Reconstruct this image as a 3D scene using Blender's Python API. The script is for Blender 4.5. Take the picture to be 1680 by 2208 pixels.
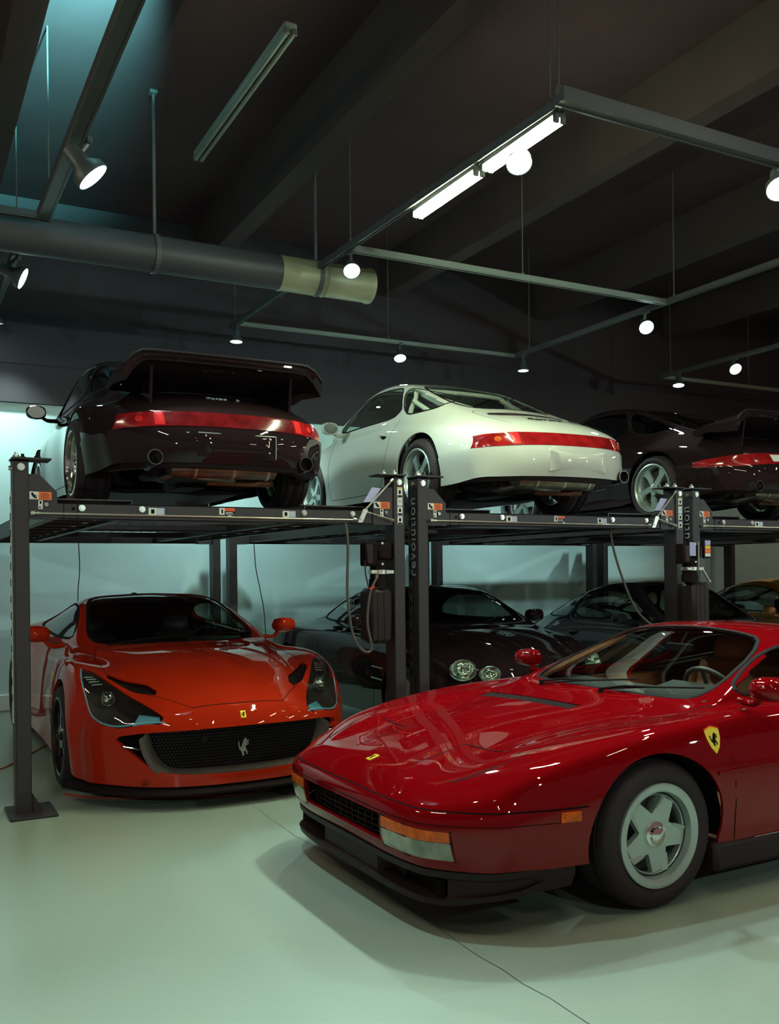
import bpy, bmesh, math, random
from mathutils import Vector, Matrix
from mathutils.bvhtree import BVHTree
from mathutils.geometry import tessellate_polygon
for _o in list(bpy.data.objects): bpy.data.objects.remove(_o)
S = bpy.context.scene
COL = S.collection
PI = math.pi
random.seed(7)

# ------------------------------------------------------------------ camera
cam = bpy.data.cameras.new('camera'); camo = bpy.data.objects.new('camera', cam); COL.objects.link(camo)
YAW = math.radians(27.977)
camo.location = (-0.6217, -5.9444, 1.4414)
ROLL = 0.0106
camo.matrix_world = (Matrix.Translation(camo.location) @ Matrix.Rotation(-YAW, 4, 'Z') @ Matrix.Rotation(PI/2, 4, 'X') @ Matrix.Rotation(-ROLL, 4, 'Z'))
cam.sensor_fit = 'VERTICAL'; cam.sensor_height = 36.0
cam.lens = 36.0*2002.4/2208
cam.shift_y = (1233.3-1104)/2208
cam.clip_end = 100
S.camera = camo

# ------------------------------------------------------------------ world, exposure
w = bpy.data.worlds.new('world'); S.world = w; w.use_nodes = True
bg = w.node_tree.nodes['Background']; bg.inputs[0].default_value = (1.0, 0.55, 0.58, 1); bg.inputs[1].default_value = 0.085
S.view_settings.view_transform = 'Standard'; S.view_settings.look = 'None'
S.view_settings.gamma = 1; S.view_settings.use_curve_mapping = False
S.view_settings.exposure = 0.75
COOL = (0.70, 0.98, 0.98); WARM = (1.0, 0.9, 0.62)
def area(name, loc, rot, size, energy, col):
    l = bpy.data.lights.new(name, 'AREA'); l.shape = 'RECTANGLE'; l.size, l.size_y = size; l.energy = energy; l.color = col
    o = bpy.data.objects.new(name, l); o.location = loc; o.rotation_euler = rot; COL.objects.link(o); return o

# ------------------------------------------------------------------ materials
def mat(name, col, rough=.5, metal=0, coat=0, spec=.5, noise=0, nscale=20, bump=0, bscale=60, emis=None, estr=0, col2=None, detail=3):
    m = bpy.data.materials.new(name); m.use_nodes = True; nt = m.node_tree; b = nt.nodes['Principled BSDF']
    b.inputs['Base Color'].default_value = (*col, 1); b.inputs['Roughness'].default_value = rough; b.inputs['Metallic'].default_value = metal
    b.inputs['Coat Weight'].default_value = coat; b.inputs['Coat Roughness'].default_value = .02; b.inputs['Coat IOR'].default_value = 1.4; b.inputs['Specular IOR Level'].default_value = spec
    if noise or col2:
        tc = nt.nodes.new('ShaderNodeTexCoord'); n = nt.nodes.new('ShaderNodeTexNoise'); n.inputs['Scale'].default_value = nscale; n.inputs['Detail'].default_value = detail
        nt.links.new(tc.outputs['Object'], n.inputs['Vector'])
        r = nt.nodes.new('ShaderNodeValToRGB'); r.color_ramp.elements[0].position = .3; r.color_ramp.elements[1].position = .7
        c2 = col2 or tuple(c*(1-noise) for c in col)
        r.color_ramp.elements[0].color = (*c2, 1); r.color_ramp.elements[1].color = (*col, 1)
        nt.links.new(n.outputs['Fac'], r.inputs[0]); nt.links.new(r.outputs[0], b.inputs['Base Color'])
    if bump:
        tc = nt.nodes.new('ShaderNodeTexCoord'); n = nt.nodes.new('ShaderNodeTexNoise'); n.inputs['Scale'].default_value = bscale
        nt.links.new(tc.outputs['Object'], n.inputs['Vector'])
        bp = nt.nodes.new('ShaderNodeBump'); bp.inputs['Strength'].default_value = bump; bp.inputs['Distance'].default_value = .01
        nt.links.new(n.outputs['Fac'], bp.inputs['Height']); nt.links.new(bp.outputs[0], b.inputs['Normal'])
    if emis: b.inputs['Emission Color'].default_value = (*emis, 1); b.inputs['Emission Strength'].default_value = estr
    return m
def glass(name, tint, ior=1.5, rough=0.0, gcol=(1, 1, 1)):
    m = bpy.data.materials.new(name); m.use_nodes = True; nt = m.node_tree; nt.nodes.remove(nt.nodes['Principled BSDF'])
    t = nt.nodes.new('ShaderNodeBsdfTransparent'); t.inputs[0].default_value = (*tint, 1)
    g = nt.nodes.new('ShaderNodeBsdfGlossy'); g.inputs['Roughness'].default_value = rough; g.inputs[0].default_value = (*gcol, 1)
    geo = nt.nodes.new('ShaderNodeNewGeometry')     # Schlick reflectance, the same from both sides of the pane
    dt = nt.nodes.new('ShaderNodeVectorMath'); dt.operation = 'DOT_PRODUCT'; nt.links.new(geo.outputs['Normal'], dt.inputs[0]); nt.links.new(geo.outputs['Incoming'], dt.inputs[1])
    def mth(op, a, b2=None, c=None):
        n = nt.nodes.new('ShaderNodeMath'); n.operation = op
        for i, q in enumerate((a, b2, c)):
            if q is None: continue
            if isinstance(q, (int, float)): n.inputs[i].default_value = q
            else: nt.links.new(q, n.inputs[i])
        return n.outputs[0]
    r0 = ((ior-1)/(ior+1))**2*1.8
    fo = mth('MULTIPLY_ADD', mth('POWER', mth('SUBTRACT', 1.0, mth('MINIMUM', mth('ABSOLUTE', dt.outputs['Value']), 1.0)), 5.0), 1-r0, r0)
    x = nt.nodes.new('ShaderNodeMixShader'); nt.links.new(fo, x.inputs[0]); nt.links.new(t.outputs[0], x.inputs[1]); nt.links.new(g.outputs[0], x.inputs[2])
    nt.links.new(x.outputs[0], nt.nodes['Material Output'].inputs[0]); return m
M = {}
M['red'] = mat('deep_red_paint', (.19, .0012, .003), .8, coat=1, spec=0)
M['orange_red'] = mat('orange_red_paint', (.40, .020, .005), .8, coat=1, spec=0)
M['black_paint'] = mat('black_paint', (.018, .010, .011), .8, coat=1, spec=0)
M['dark_paint'] = mat('dark_grey_paint', (.022, .019, .020), .7, coat=1, spec=0)
M['white_paint'] = mat('white_paint', (.56, .60, .52), .8, coat=1, spec=0)
M['gold_paint'] = mat('bronze_gold_paint', (.40, .17, .03), .35, metal=.3, coat=1)
M['rubber'] = mat('tyre_rubber', (.022, .012, .013), .7, noise=.3, nscale=30)
M['black_plastic'] = mat('black_plastic', (.026,.016,.017), .5, spec=.22, bump=.05, bscale=300)
M['trim'] = mat('black_rubber_trim', (.014,.009,.009), .7, spec=.08)
M['alloy'] = mat('silver_alloy', (.44, .54, .50), .32, metal=.55, coat=.4)
M['chrome'] = mat('chrome', (.8, .84, .8), .08, metal=1)
M['mirror'] = mat('mirror_glass', (.09, .10, .10), .2, metal=1)
M['bright_alloy'] = mat('polished_alloy', (.75, .85, .78), .14, metal=1)
M['dark_alloy'] = mat('dark_alloy', (.05, .045, .045), .3, metal=.6, coat=.5)
M['steel'] = mat('zinc_steel', (.62, .62, .52), .32, metal=.9)
M['disc'] = mat('brake_disc_steel', (.25, .24, .23), .4, metal=.9)
M['glass'] = glass('clear_glass', (.88, .94, .88))
M['glass_dark'] = glass('tinted_glass', (.40, .45, .42))
M['lens'] = glass('lamp_lens', (.85, .93, .88))
M['red_lens'] = mat('red_lamp_lens', (.42, .012, .014), .15, coat=1, noise=.55, nscale=9)
M['red_bright'] = mat('bright_red_reflector', (.75, .03, .03), .15, coat=1)
M['dark_red_lens'] = mat('smoked_red_lens', (.17, .008, .010), .15, coat=1, noise=.5, nscale=14)
M['amber'] = mat('amber_lamp_lens', (.85, .15, .006), .3, coat=.35, noise=.45, nscale=26, spec=.2)
M['fog'] = mat('ribbed_lamp_glass', (.34, .40, .30), .12, coat=1, noise=.65, nscale=9)
M['tan'] = mat('tan_leather', (.42, .19, .085), .5, noise=.2, nscale=8)
M['tan_dark'] = mat('brown_leather', (.22, .10, .055), .55, noise=.2, nscale=8)
M['black_leather'] = mat('black_leather', (.045, .028, .028), .5)
M['dash'] = mat('dashboard_vinyl', (.035, .034, .030), .75, spec=.2)
M['lift'] = mat('charcoal_powder_coat', (.030, .022, .024), .5, bump=.12, bscale=500)
M['lift_dark'] = mat('dark_steel', (.045, .028, .029), .5)
M['deck'] = mat('runway_steel', (.05, .034, .034), .4, bump=.3, bscale=40)
M['cable'] = mat('black_cable', (.03,.02,.02), .5)
M['hose'] = mat('grey_braided_hose', (.10, .09, .075), .5, bump=.3, bscale=300)
M['orange'] = mat('orange_sticker', (.95, .17, .02), .5)
M['paper'] = mat('white_sticker', (.72, .78, .66), .5)
M['lilac'] = mat('lilac_sticker', (.42, .42, .68), .5)
M['yellow'] = mat('yellow_enamel', (.85, .55, .02), .3, coat=.6)
M['emblem_yellow'] = mat('yellow_badge', (.92, .70, .03), .3, coat=.8)
M['ink'] = mat('black_ink', (.008,.005,.005), .9, spec=.1)
M['letter'] = mat('grey_lettering', (.62,.72,.72), .5)
M['red_plastic'] = mat('red_plastic', (.75, .02, .01), .4)
M['exhaust'] = mat('exhaust_steel', (.38, .34, .28), .35, metal=.9, noise=.5, nscale=12)
M['rust'] = mat('heat_stained_steel', (.30, .12, .06), .5, metal=.6, noise=.5, nscale=14)
M['engine'] = mat('engine_casting', (.035, .03, .028), .5, metal=.4, noise=.4, nscale=25)
M['white_tube'] = mat('white_painted_tube', (.7, .76, .66), .4)
M['ceiling'] = mat('black_brown_ceiling', (.056, .028, .032), .85, noise=.25, nscale=1.5)
M['wall_dark'] = mat('dark_wall_paint', (.034, .026, .031), .7, noise=.2, nscale=2)
M['pipe'] = mat('painted_pipe', (.09, .10, .10), .5)
M['rail'] = mat('track_rail_paint', (.085, .09, .09), .4)
M['rail_edge'] = mat('pale_conduit', (.22, .26, .22), .4)
M['housing'] = mat('grey_lamp_housing', (.11,.13,.13), .4, metal=.3)
M['blue_strip'] = mat('pale_blue_light_guide', (.13, .34, .44), .2, coat=1)
M['grey_blade'] = mat('satin_grey_blade', (.09, .075, .065), .4, metal=.4)
M['duct'] = mat('dark_duct', (.060, .058, .066), .5)
M['duct_end'] = mat('galvanised_duct', (.42, .42, .26), .45, metal=.3)
M['bulb'] = mat('lamp_glow', (1, 1, 1), .5, emis=(.72, 1, .93), estr=22)
M['tube_on'] = mat('fluorescent_glow', (1, 1, 1), .5, emis=(.86, 1, .66), estr=120)
M['tube_warm'] = mat('warm_fluorescent_glow', (1, 1, 1), .5, emis=(1, .86, .62), estr=45)
M['tube_off'] = mat('unlit_tube', (.17, .21, .19), .3)

# ------------------------------------------------------------------ mesh helpers
def tag(o, label=None, cat=None, group=None, kind=None):
    if label: o['label'] = label
    if cat: o['category'] = cat
    if group: o['group'] = group
    if kind: o['kind'] = kind
    return o
def empty(name, loc=(0, 0, 0), rz=0, label=None, cat=None, group=None):
    o = bpy.data.objects.new(name, None); COL.objects.link(o); o.location = loc; o.rotation_euler = (0, 0, rz); o.empty_display_size = .1
    return tag(o, label, cat, group)
def rot_to(d):
    return Vector((0, 0, 1)).rotation_difference(Vector(d).normalized()).to_matrix().to_4x4()
class MB:
    def __init__(s): s.v = []; s.f = []; s.mi = []; s.m = 0
    def add(s, vs, fs, T=None):
        n = len(s.v)
        s.v += [tuple(T @ Vector(v)) if T is not None else tuple(v) for v in vs]
        s.f += [tuple(i+n for i in f) for f in fs]; s.mi += [s.m]*len(fs); return s
    def box(s, c, d, T=None, bev=0):
        x, y, z = c; a, b, e = d[0]/2, d[1]/2, d[2]/2
        if bev:
            k = min(bev, a*.9, b*.9, e*.9); vs = []; idx = {}
            for i, sx in enumerate((-1, 1)):
                for j, sy in enumerate((-1, 1)):
                    for l, sz in enumerate((-1, 1)):
                        for q in range(3):
                            p = [sx*(a-k), sy*(b-k), sz*(e-k)]; p[q] = (sx*a, sy*b, sz*e)[q]
                            idx[(sx, sy, sz, q)] = len(vs); vs.append((x+p[0], y+p[1], z+p[2]))
            fs = []
            for q in range(3):
                o1, o2 = (q+1) % 3, (q+2) % 3
                for sg in (-1, 1):
                    f = []
                    for s1, s2 in ((-1, -1), (1, -1), (1, 1), (-1, 1)):
                        k3 = [0, 0, 0]; k3[q] = sg; k3[o1] = s1; k3[o2] = s2; f.append(idx[(*k3, q)])
                    fs.append(f if sg > 0 else f[::-1])
                for s1 in (-1, 1):
                    for s2 in (-1, 1):
                        k1 = [0, 0, 0]; k2 = [0, 0, 0]; k1[q] = -1; k2[q] = 1; k1[o1] = k2[o1] = s1; k1[o2] = k2[o2] = s2
                        f = [idx[(*k1, o1)], idx[(*k2, o1)], idx[(*k2, o2)], idx[(*k1, o2)]]; fs.append(f if s1*s2 < 0 else f[::-1])
            for sx in (-1, 1):
                for sy in (-1, 1):
                    for sz in (-1, 1):
                        f = [idx[(sx, sy, sz, q)] for q in range(3)]; fs.append(f if sx*sy*sz > 0 else f[::-1])
            return s.add(vs, fs, T)
        vs = [(x+i*a, y+j*b, z+k*e) for i in (-1, 1) for j in (-1, 1) for k in (-1, 1)]
        return s.add(vs, [(0, 1, 3, 2), (4, 6, 7, 5), (0, 4, 5, 1), (2, 3, 7, 6), (0, 2, 6, 4), (1, 5, 7, 3)], T)
    def cyl(s, p, q, r, r2=None, n=12, cap=True):
        p, q = Vector(p), Vector(q); r2 = r if r2 is None else r2; T = Matrix.Translation(p) @ rot_to(q-p); h = (q-p).length
        vs = [(r*math.cos(2*PI*i/n), r*math.sin(2*PI*i/n), 0) for i in range(n)]+[(r2*math.cos(2*PI*i/n), r2*math.sin(2*PI*i/n), h) for i in range(n)]
        fs = [(i, (i+1) % n, n+(i+1) % n, n+i) for i in range(n)]
        if cap: fs += [tuple(range(n))[::-1], tuple(range(n, 2*n))]
        return s.add(vs, fs, T)
    def tube(s, pts, r, n=8, cap=True, closed=False):
        P = [Vector(p) for p in pts]; m = len(P); vs = []; up = None
        for i, p in enumerate(P):
            if closed: t = P[(i+1) % m]-P[i-1]
            else: t = P[min(i+1, m-1)]-P[max(i-1, 0)]
            t.normalize()
            if up is None: up = Vector((0, 0, 1)) if abs(t.z) < .9 else Vector((1, 0, 0))
            a = t.cross(up).normalized(); up = a.cross(t).normalized()
            rr = r[i] if isinstance(r, (list, tuple)) else r
            vs += [tuple(p+rr*(math.cos(2*PI*k/n)*a+math.sin(2*PI*k/n)*up)) for k in range(n)]
        fs = []
        for i in range(m if closed else m-1):
            j = (i+1) % m
            for k in range(n): fs.append((i*n+k, i*n+(k+1) % n, j*n+(k+1) % n, j*n+k))
        if cap and not closed: fs += [tuple(range(n))[::-1], tuple(range((m-1)*n, m*n))]
        return s.add(vs, fs)
    def lathe(s, prof, n=24, T=None):      # prof: (r, z) list, revolves about z
        vs = []; m = len(prof)
        for i in range(n):
            a = 2*PI*i/n; vs += [(r*math.cos(a), r*math.sin(a), z) for r, z in prof]
        fs = [(i*m+k, ((i+1) % n)*m+k, ((i+1) % n)*m+k+1, i*m+k+1) for i in range(n) for k in range(m-1)]
        return s.add(vs, fs, T)
    def prism(s, poly, h, T=None, z0=0):   # 2D polygon in xy, extruded along z
        n = len(poly); vs = [(x, y, z0) for x, y in poly]+[(x, y, z0+h) for x, y in poly]
        tr = tessellate_polygon([[Vector((x, y, 0)) for x, y in poly]])
        ar = sum(poly[i][0]*poly[(i+1) % n][1]-poly[(i+1) % n][0]*poly[i][1] for i in range(n))
        fs = []
        for t in tr:
            a = [poly[i] for i in t]; cr = (a[1][0]-a[0][0])*(a[2][1]-a[0][1])-(a[2][0]-a[0][0])*(a[1][1]-a[0][1])
            t = tuple(t) if cr > 0 else tuple(t)[::-1]
            fs += [tuple(i+n for i in t), t[::-1]]
        for i in range(n):
            j = (i+1) % n; fs.append((i, j, n+j, n+i) if ar > 0 else (j, i, n+i, n+j))
        return s.add(vs, fs, T)
    def build(s, name, m, parent=None, smooth=40, loc=None):
        me = bpy.data.meshes.new(name); me.from_pydata(s.v, [], s.f)
        ms = m if isinstance(m, (list, tuple)) else [m]
        for x in ms: me.materials.append(M[x] if isinstance(x, str) else x)
        if len(ms) > 1: me.polygons.foreach_set('material_index', s.mi)
        if smooth:
            me.polygons.foreach_set('use_smooth', [True]*len(me.polygons)); me.update()
            me.set_sharp_from_angle(angle=math.radians(smooth))
        o = bpy.data.objects.new(name, me); COL.objects.link(o)
        if parent: o.parent = parent
        if loc: o.location = loc
        return o
def spl(pts, n=6, closed=False):
    P = [Vector(p) for p in pts]; m = len(P); out = []
    for i in range(m if closed else m-1):
        g = (lambda k: P[k % m]) if closed else (lambda k: P[max(0, min(m-1, k))])
        a, b, c, d = g(i-1), g(i), g(i+1), g(i+2)
        for k in range(n):
            t = k/n; out.append(.5*((2*b)+(c-a)*t+(2*a-5*b+4*c-d)*t*t+(3*b-a-3*c+d)*t**3))
    if not closed: out.append(P[-1])
    return out
def chaikin(p, it=2, closed=True):
    p = [tuple(q) for q in p]
    for _ in range(it):
        o = []; n = len(p)
        if not closed: o.append(p[0])
        for i in range(n if closed else n-1):
            a, b = p[i], p[(i+1) % n]
            o.append(tuple(x*.78+y*.22 for x, y in zip(a, b))); o.append(tuple(x*.22+y*.78 for x, y in zip(a, b)))
        if not closed: o.append(p[-1])
        p = o
    return p
def circ(cx, cy, r, n=28, a0=0, a1=2*PI, ry=None):
    ry = ry or r
    return [(cx+r*math.cos(a0+(a1-a0)*i/n), cy+ry*math.sin(a0+(a1-a0)*i/n)) for i in range(n)]
def text(body, size, name, m, parent, Mx, depth=.002, shear=0, space=1, align='CENTER'):
    cu = bpy.data.curves.new(name, 'FONT'); cu.body = body; cu.size = size; cu.extrude = depth; cu.shear = shear; cu.space_character = space
    cu.align_x = align; cu.align_y = 'CENTER'; cu.resolution_u = 3
    t = bpy.data.objects.new('tmp', cu); COL.objects.link(t); dg = bpy.context.evaluated_depsgraph_get()
    me = bpy.data.meshes.new_from_object(t.evaluated_get(dg)); bpy.data.objects.remove(t)
    me.transform(Mx); me.materials.clear(); me.materials.append(M[m])
    o = bpy.data.objects.new(name, me); COL.objects.link(o)
    if parent: o.parent = parent
    return o
def pchip(kn):
    xs = [k[0] for k in kn]; ys = [k[1] for k in kn]; n = len(xs)
    if n == 1: return lambda x: ys[0]
    h = [xs[i+1]-xs[i] for i in range(n-1)]; d = [(ys[i+1]-ys[i])/h[i] for i in range(n-1)]; m = [0]*n
    m[0] = d[0]; m[-1] = d[-1]
    for i in range(1, n-1):
        if d[i-1]*d[i] > 0:
            w1 = 2*h[i]+h[i-1]; w2 = h[i]+2*h[i-1]; m[i] = (w1+w2)/(w1/d[i-1]+w2/d[i])
    def f(x):
        if x <= xs[0]: return ys[0]
        if x >= xs[-1]: return ys[-1]
        i = max(k for k in range(n-1) if xs[k] <= x); t = (x-xs[i])/h[i]
        return ys[i]*(1+2*t)*(1-t)**2+m[i]*h[i]*t*(1-t)**2+ys[i+1]*t*t*(3-2*t)+m[i+1]*h[i]*t*t*(t-1)
    return f

# ------------------------------------------------------------------ car body machinery
AX = {'x': (1, 2, 0), 'y': (0, 2, 1), 'z': (0, 1, 2)}
class Body:
    """One closed-over sheet for a car's skin, refined from a table of sections, then cut into its panels."""
    def __init__(s, sp, level=3, fit=3):
        c = {k: pchip(sorted(sp[k])) for k in ('zc', 'yr', 'zr', 'yb', 'zb', 'yf', 'zf', 'ym', 'zm', 'ys', 'zs')}
        s.c = c; X = sp['xs']; n = len(X); V = []; idx = {}; crease = []
        bF, pF, xF = sp['bowF']; bR, pR, xR = sp['bowR']
        def bow(x, y, yf):
            o = 0
            if x > xF: t = (x-xF)/(X[-1]-xF); o -= bF*t*t*(3-2*t)*min(1.2, abs(y)/yf)**pF
            if x < xR: t = (xR-x)/(xR-X[0]); o += bR*t*t*(3-2*t)*min(1.2, abs(y)/yf)**pR
            return o
        def sec(x):
            g = {k: f(x) for k, f in c.items()}; gh = max(0, g['zr']-g['zb'])
            k1 = sp.get('crown', .35)
            P = [(0, g['zc']), (g['yr']*.55, g['zc']-(g['zc']-g['zr'])*k1), (g['yr'], g['zr']),
                 ((g['yr']*.45+g['yb']*.55)+sp.get('tumble', .10)*gh, g['zb']+(g['zr']-g['zb'])*.52), (g['yb'], g['zb']), (g['yf'], g['zf'])]
            q = sp.get('side', (.72, .38)); 
            P += [(g['yf']+(g['ym']-g['yf'])*q[0], g['zf']+(g['zm']-g['zf'])*q[1]), (g['ym'], g['zm']), (g['ym']*.55+g['ys']*.45, g['zm']*.42+g['zs']*.58), (g['ys'], g['zs'])]
            yf = max(g['yf'], g['ym'])
            return [(x+bow(x, y, yf), y, z) for y, z in P]
        for i, x in enumerate(X):
            for k, p in enumerate(sec(x)): idx[('s', i, k)] = len(V); V.append(Vector(p))
        F = []
        for i in range(n-1):
            for k in range(9): F.append([idx[('s', i, k)], idx[('s', i+1, k)], idx[('s', i+1, k+1)], idx[('s', i, k+1)]])
        for e, i, cap in (('f', n-1, sp['capF']), ('r', 0, sp['capR'])):
            def g(j, k):
                if j == 0: return idx[('s', i, k)]
                if k == 5: return idx[('s', i, 5+j)]
                return idx[(e, j, k)]
            top = [V[idx[('s', i, k)]] for k in range(6)]
            for j in range(1, 5):
                o = V[idx[('s', i, 5+j)]]; xc, zc = cap[j-1][:2]; pw = cap[j-1][2] if len(cap[j-1]) > 2 else (pF if e == 'f' else pR)
                for k in range(5):
                    t = top[k].y/top[5].y; idx[(e, j, k)] = len(V)
                    V.append(Vector((xc+(o.x-xc)*t**pw, o.y*t, zc+(o.z-zc)*t**2)))
            for j in range(4):
                for k in range(5):
                    f = [g(j, k), g(j+1, k), g(j+1, k+1), g(j, k+1)]; F.append(f[::-1] if e == 'r' else f)
        F = [f[::-1] for f in F]
        s.idx = idx
        for ed in sp.get('crease', []):     # ('k', row, value, x0, x1) along a section row
            _, k, val, x0, x1 = ed
            for i in range(n-1):
                if x0 <= X[i] and X[i+1] <= x1: crease.append((idx[('s', i, k)], idx[('s', i+1, k)], val))
        for ed in sp.get('ccap', []):       # (end, j, value)
            e, j, val = ed; i = n-1 if e == 'f' else 0
            def g2(k): return idx[('s', i, k)] if j == 0 else (idx[('s', i, 5+j)] if k == 5 else idx[(e, j, k)])
            for k in range(5): crease.append((g2(k), g2(k+1), val))
        target = [v.copy() for v in V]; cur = [v.copy() for v in V]
        def build(P, lev, mirror=True):
            me = bpy.data.meshes.new('t'); me.from_pydata([tuple(p) for p in P], [], F); me.update()
            if crease:
                ed = {tuple(sorted(e.vertices)): e.index for e in me.edges}
                at = me.attributes.new('crease_edge', 'FLOAT', 'EDGE')
                for a, b, v in crease:
                    q = ed.get(tuple(sorted((a, b))))
                    if q is not None: at.data[q].value = v
            o = bpy.data.objects.new('t', me); COL.objects.link(o)
            mm = o.modifiers.new('m', 'MIRROR'); mm.use_axis = (False, True, False); mm.merge_threshold = 1e-4
            sb = o.modifiers.new('s', 'SUBSURF'); sb.levels = lev; sb.render_levels = lev; sb.use_limit_surface = True; sb.quality = 3
            dg = bpy.context.evaluated_depsgraph_get(); r = bpy.data.meshes.new_from_object(o.evaluated_get(dg))
            bpy.data.objects.remove(o); bpy.data.meshes.remove(me); return r
        for _ in range(fit):
            r = build(cur, 1)
            for i in range(len(cur)):
                d = target[i]-r.vertices[i].co; 
                if target[i].y == 0: d.y = 0
                cur[i] += d*.8
            bpy.data.meshes.remove(r)
        me = build(cur, level)
        bm = bmesh.new(); bm.from_mesh(me); bpy.data.meshes.remove(me)
        bmesh.ops.recalc_face_normals(bm, faces=bm.faces)
        if sum(f.normal.z*f.calc_area() for f in bm.faces) < 0: bmesh.ops.reverse_faces(bm, faces=bm.faces)
        for q in bm.faces: q.smooth = True
        s.bm = bm; s.ly = bm.faces.layers.int.new('part'); bm.normal_update()
        ref = bm.copy(); bmesh.ops.triangulate(ref, faces=ref.faces); ref.normal_update(); s.ref = ref
        ref.verts.ensure_lookup_table(); ref.faces.ensure_lookup_table(); s.bvh = BVHTree.FromBMesh(ref)
        s.parts = ['']; s.vn = [v.normal.copy() for v in ref.verts]
    def nrm(s, p):
        l, n, i, d = s.bvh.find_nearest(p)
        if i is None: return Vector((0, 0, 1)), p
        f = s.ref.faces[i]; a, b, c = [v.co for v in f.verts]; na, nb, nc = [s.vn[v.index] for v in f.verts]
        v0, v1, v2 = b-a, c-a, l-a; d00, d01, d11, d20, d21 = v0.dot(v0), v0.dot(v1), v1.dot(v1), v2.dot(v0), v2.dot(v1); q = d00*d11-d01*d01
        if abs(q) < 1e-14: return n, l
        y = (d11*d20-d01*d21)/q; z = (d00*d21-d01*d20)/q
        return (na*(1-y-z)+nb*y+nc*z).normalized(), l
    def hit(s, u, v, ax, sg=1, near=None):
        """surface point at 2D position (u,v) seen along axis ax from side sg"""
        a, b, c = AX[ax]; o = [0, 0, 0]; o[a] = u; o[b] = v; o[c] = 6*sg; d = [0, 0, 0]; d[c] = -sg
        l, n, i, _ = s.bvh.ray_cast(Vector(o), Vector(d))
        if l is None:
            q = Vector(o); q[c] = (near if near is not None else .9)*sg; l, n, i, _ = s.bvh.find_nearest(q)
        nn, _ = s.nrm(l); return l, nn
    def cut(s, name, poly, ax, cond=lambda c, n: True, mirror=False):
        if name not in s.parts: s.parts.append(name)
        pid = s.parts.index(name); a, b, c = AX[ax]; bm = s.bm
        if mirror:
            s.cut(name, [(-p[0], p[1]) if a == 1 else (p[0], -p[1]) for p in poly][::-1], ax, cond)
        xs = [p[0] for p in poly]; ys = [p[1] for p in poly]; x0, x1, y0, y1 = min(xs), max(xs), min(ys), max(ys); ly = s.ly
        cand = set()
        for f in bm.faces:
            if f[ly]: continue
            u = [v.co[a] for v in f.verts]; v_ = [v.co[b] for v in f.verts]
            if max(u) < x0 or min(u) > x1 or max(v_) < y0 or min(v_) > y1: continue
            if cond(f.calc_center_median(), f.normal): cand.add(f)
        n = len(poly)
        for i in range(n):
            p, q = poly[i], poly[(i+1) % n]; ex, ey = q[0]-p[0], q[1]-p[1]; L = math.hypot(ex, ey)
            if L < 1e-6: continue
            ax0, ax1, ay0, ay1 = min(p[0], q[0]), max(p[0], q[0]), min(p[1], q[1]), max(p[1], q[1]); sel = []
            nx, ny = -ey/L, ex/L; dd = nx*p[0]+ny*p[1]
            for f in cand:
                u = [v.co[a] for v in f.verts]; v_ = [v.co[b] for v in f.verts]
                if max(u) < ax0 or min(u) > ax1 or max(v_) < ay0 or min(v_) > ay1: continue
                t = [nx*uu+ny*vv-dd for uu, vv in zip(u, v_)]
                if min(t) < -1e-6 and max(t) > 1e-6: sel.append(f)
            if not sel: continue
            co = [0, 0, 0]; no = [0, 0, 0]; co[a], co[b] = p; no[a], no[b] = nx, ny
            es = set(e for f in sel for e in f.edges); vs = set(v for f in sel for v in f.verts)
            for f in sel: cand.discard(f)
            r = bmesh.ops.bisect_plane(bm, geom=list(sel)+list(es)+list(vs), dist=1e-6, plane_co=co, plane_no=no)
            for g in r['geom']:
                if isinstance(g, bmesh.types.BMFace) and g.is_valid: cand.add(g)
        def inside(u, v):
            r = False; j = n-1
            for i in range(n):
                if (poly[i][1] > v) != (poly[j][1] > v) and u < (poly[j][0]-poly[i][0])*(v-poly[i][1])/(poly[j][1]-poly[i][1])+poly[i][0]: r = not r
                j = i
            return r
        for f in cand:
            if f.is_valid and not f[ly]:
                m = f.calc_center_median()
                if inside(m[a], m[b]): f[ly] = pid
    def emit(s, name, m, parent, off=0, lip=.012, out=None, split=None, thick=0):
        """turn the faces of a region into an object; split='y' gives one per side"""
        pid = s.parts.index(name) if name else 0; res = []
        for sd in ((1, -1) if split else (0,)):
            fs = [f for f in s.bm.faces if f[s.ly] == pid and (sd == 0 or f.calc_center_median().y*sd > 0)]
            if not fs: continue
            vm = {}; V = []; N = []; F = []; ec = {}
            for f in fs:
                t = []
                for v in f.verts:
                    if v.index not in vm or True:
                        k = v
                        if k not in vm:
                            nn, _ = s.nrm(v.co); vm[k] = len(V); V.append(v.co+nn*off); N.append(nn)
                        t.append(vm[k])
                F.append(t)
                for i in range(len(t)):
                    a, b = t[i], t[(i+1) % len(t)]; e = (min(a, b), max(a, b))
                    ec[e] = None if e in ec else (a, b)
            if lip:
                lv = {}; base = len(F)
                for e, ab in ec.items():
                    if ab is None: continue
                    a, b = ab
                    if abs(V[a].y) < 1e-4 and abs(V[b].y) < 1e-4 and sd: continue
                    for k in (a, b):
                        if k not in lv:
                            lv[k] = (len(V), len(V)+1); V.append(V[k].copy()); N.append(None); V.append(V[k]-N[k]*lip); N.append(None)
                    F.append([lv[b][0], lv[a][0], lv[a][1], lv[b][1]])
            me = bpy.data.meshes.new(out or name); me.from_pydata([tuple(v) for v in V], [], F)
            me.polygons.foreach_set('use_smooth', [True]*len(F)); me.update()
            vn = [tuple(x) if x is not None else tuple(me.vertices[i].normal) for i, x in enumerate(N)]
            me.normals_split_custom_set_from_vertices(vn); me.materials.append(M[m])
            o = bpy.data.objects.new(out or name, me); COL.objects.link(o); o.parent = parent; res.append(o)
        return res if split else (res[0] if res else None)
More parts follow.
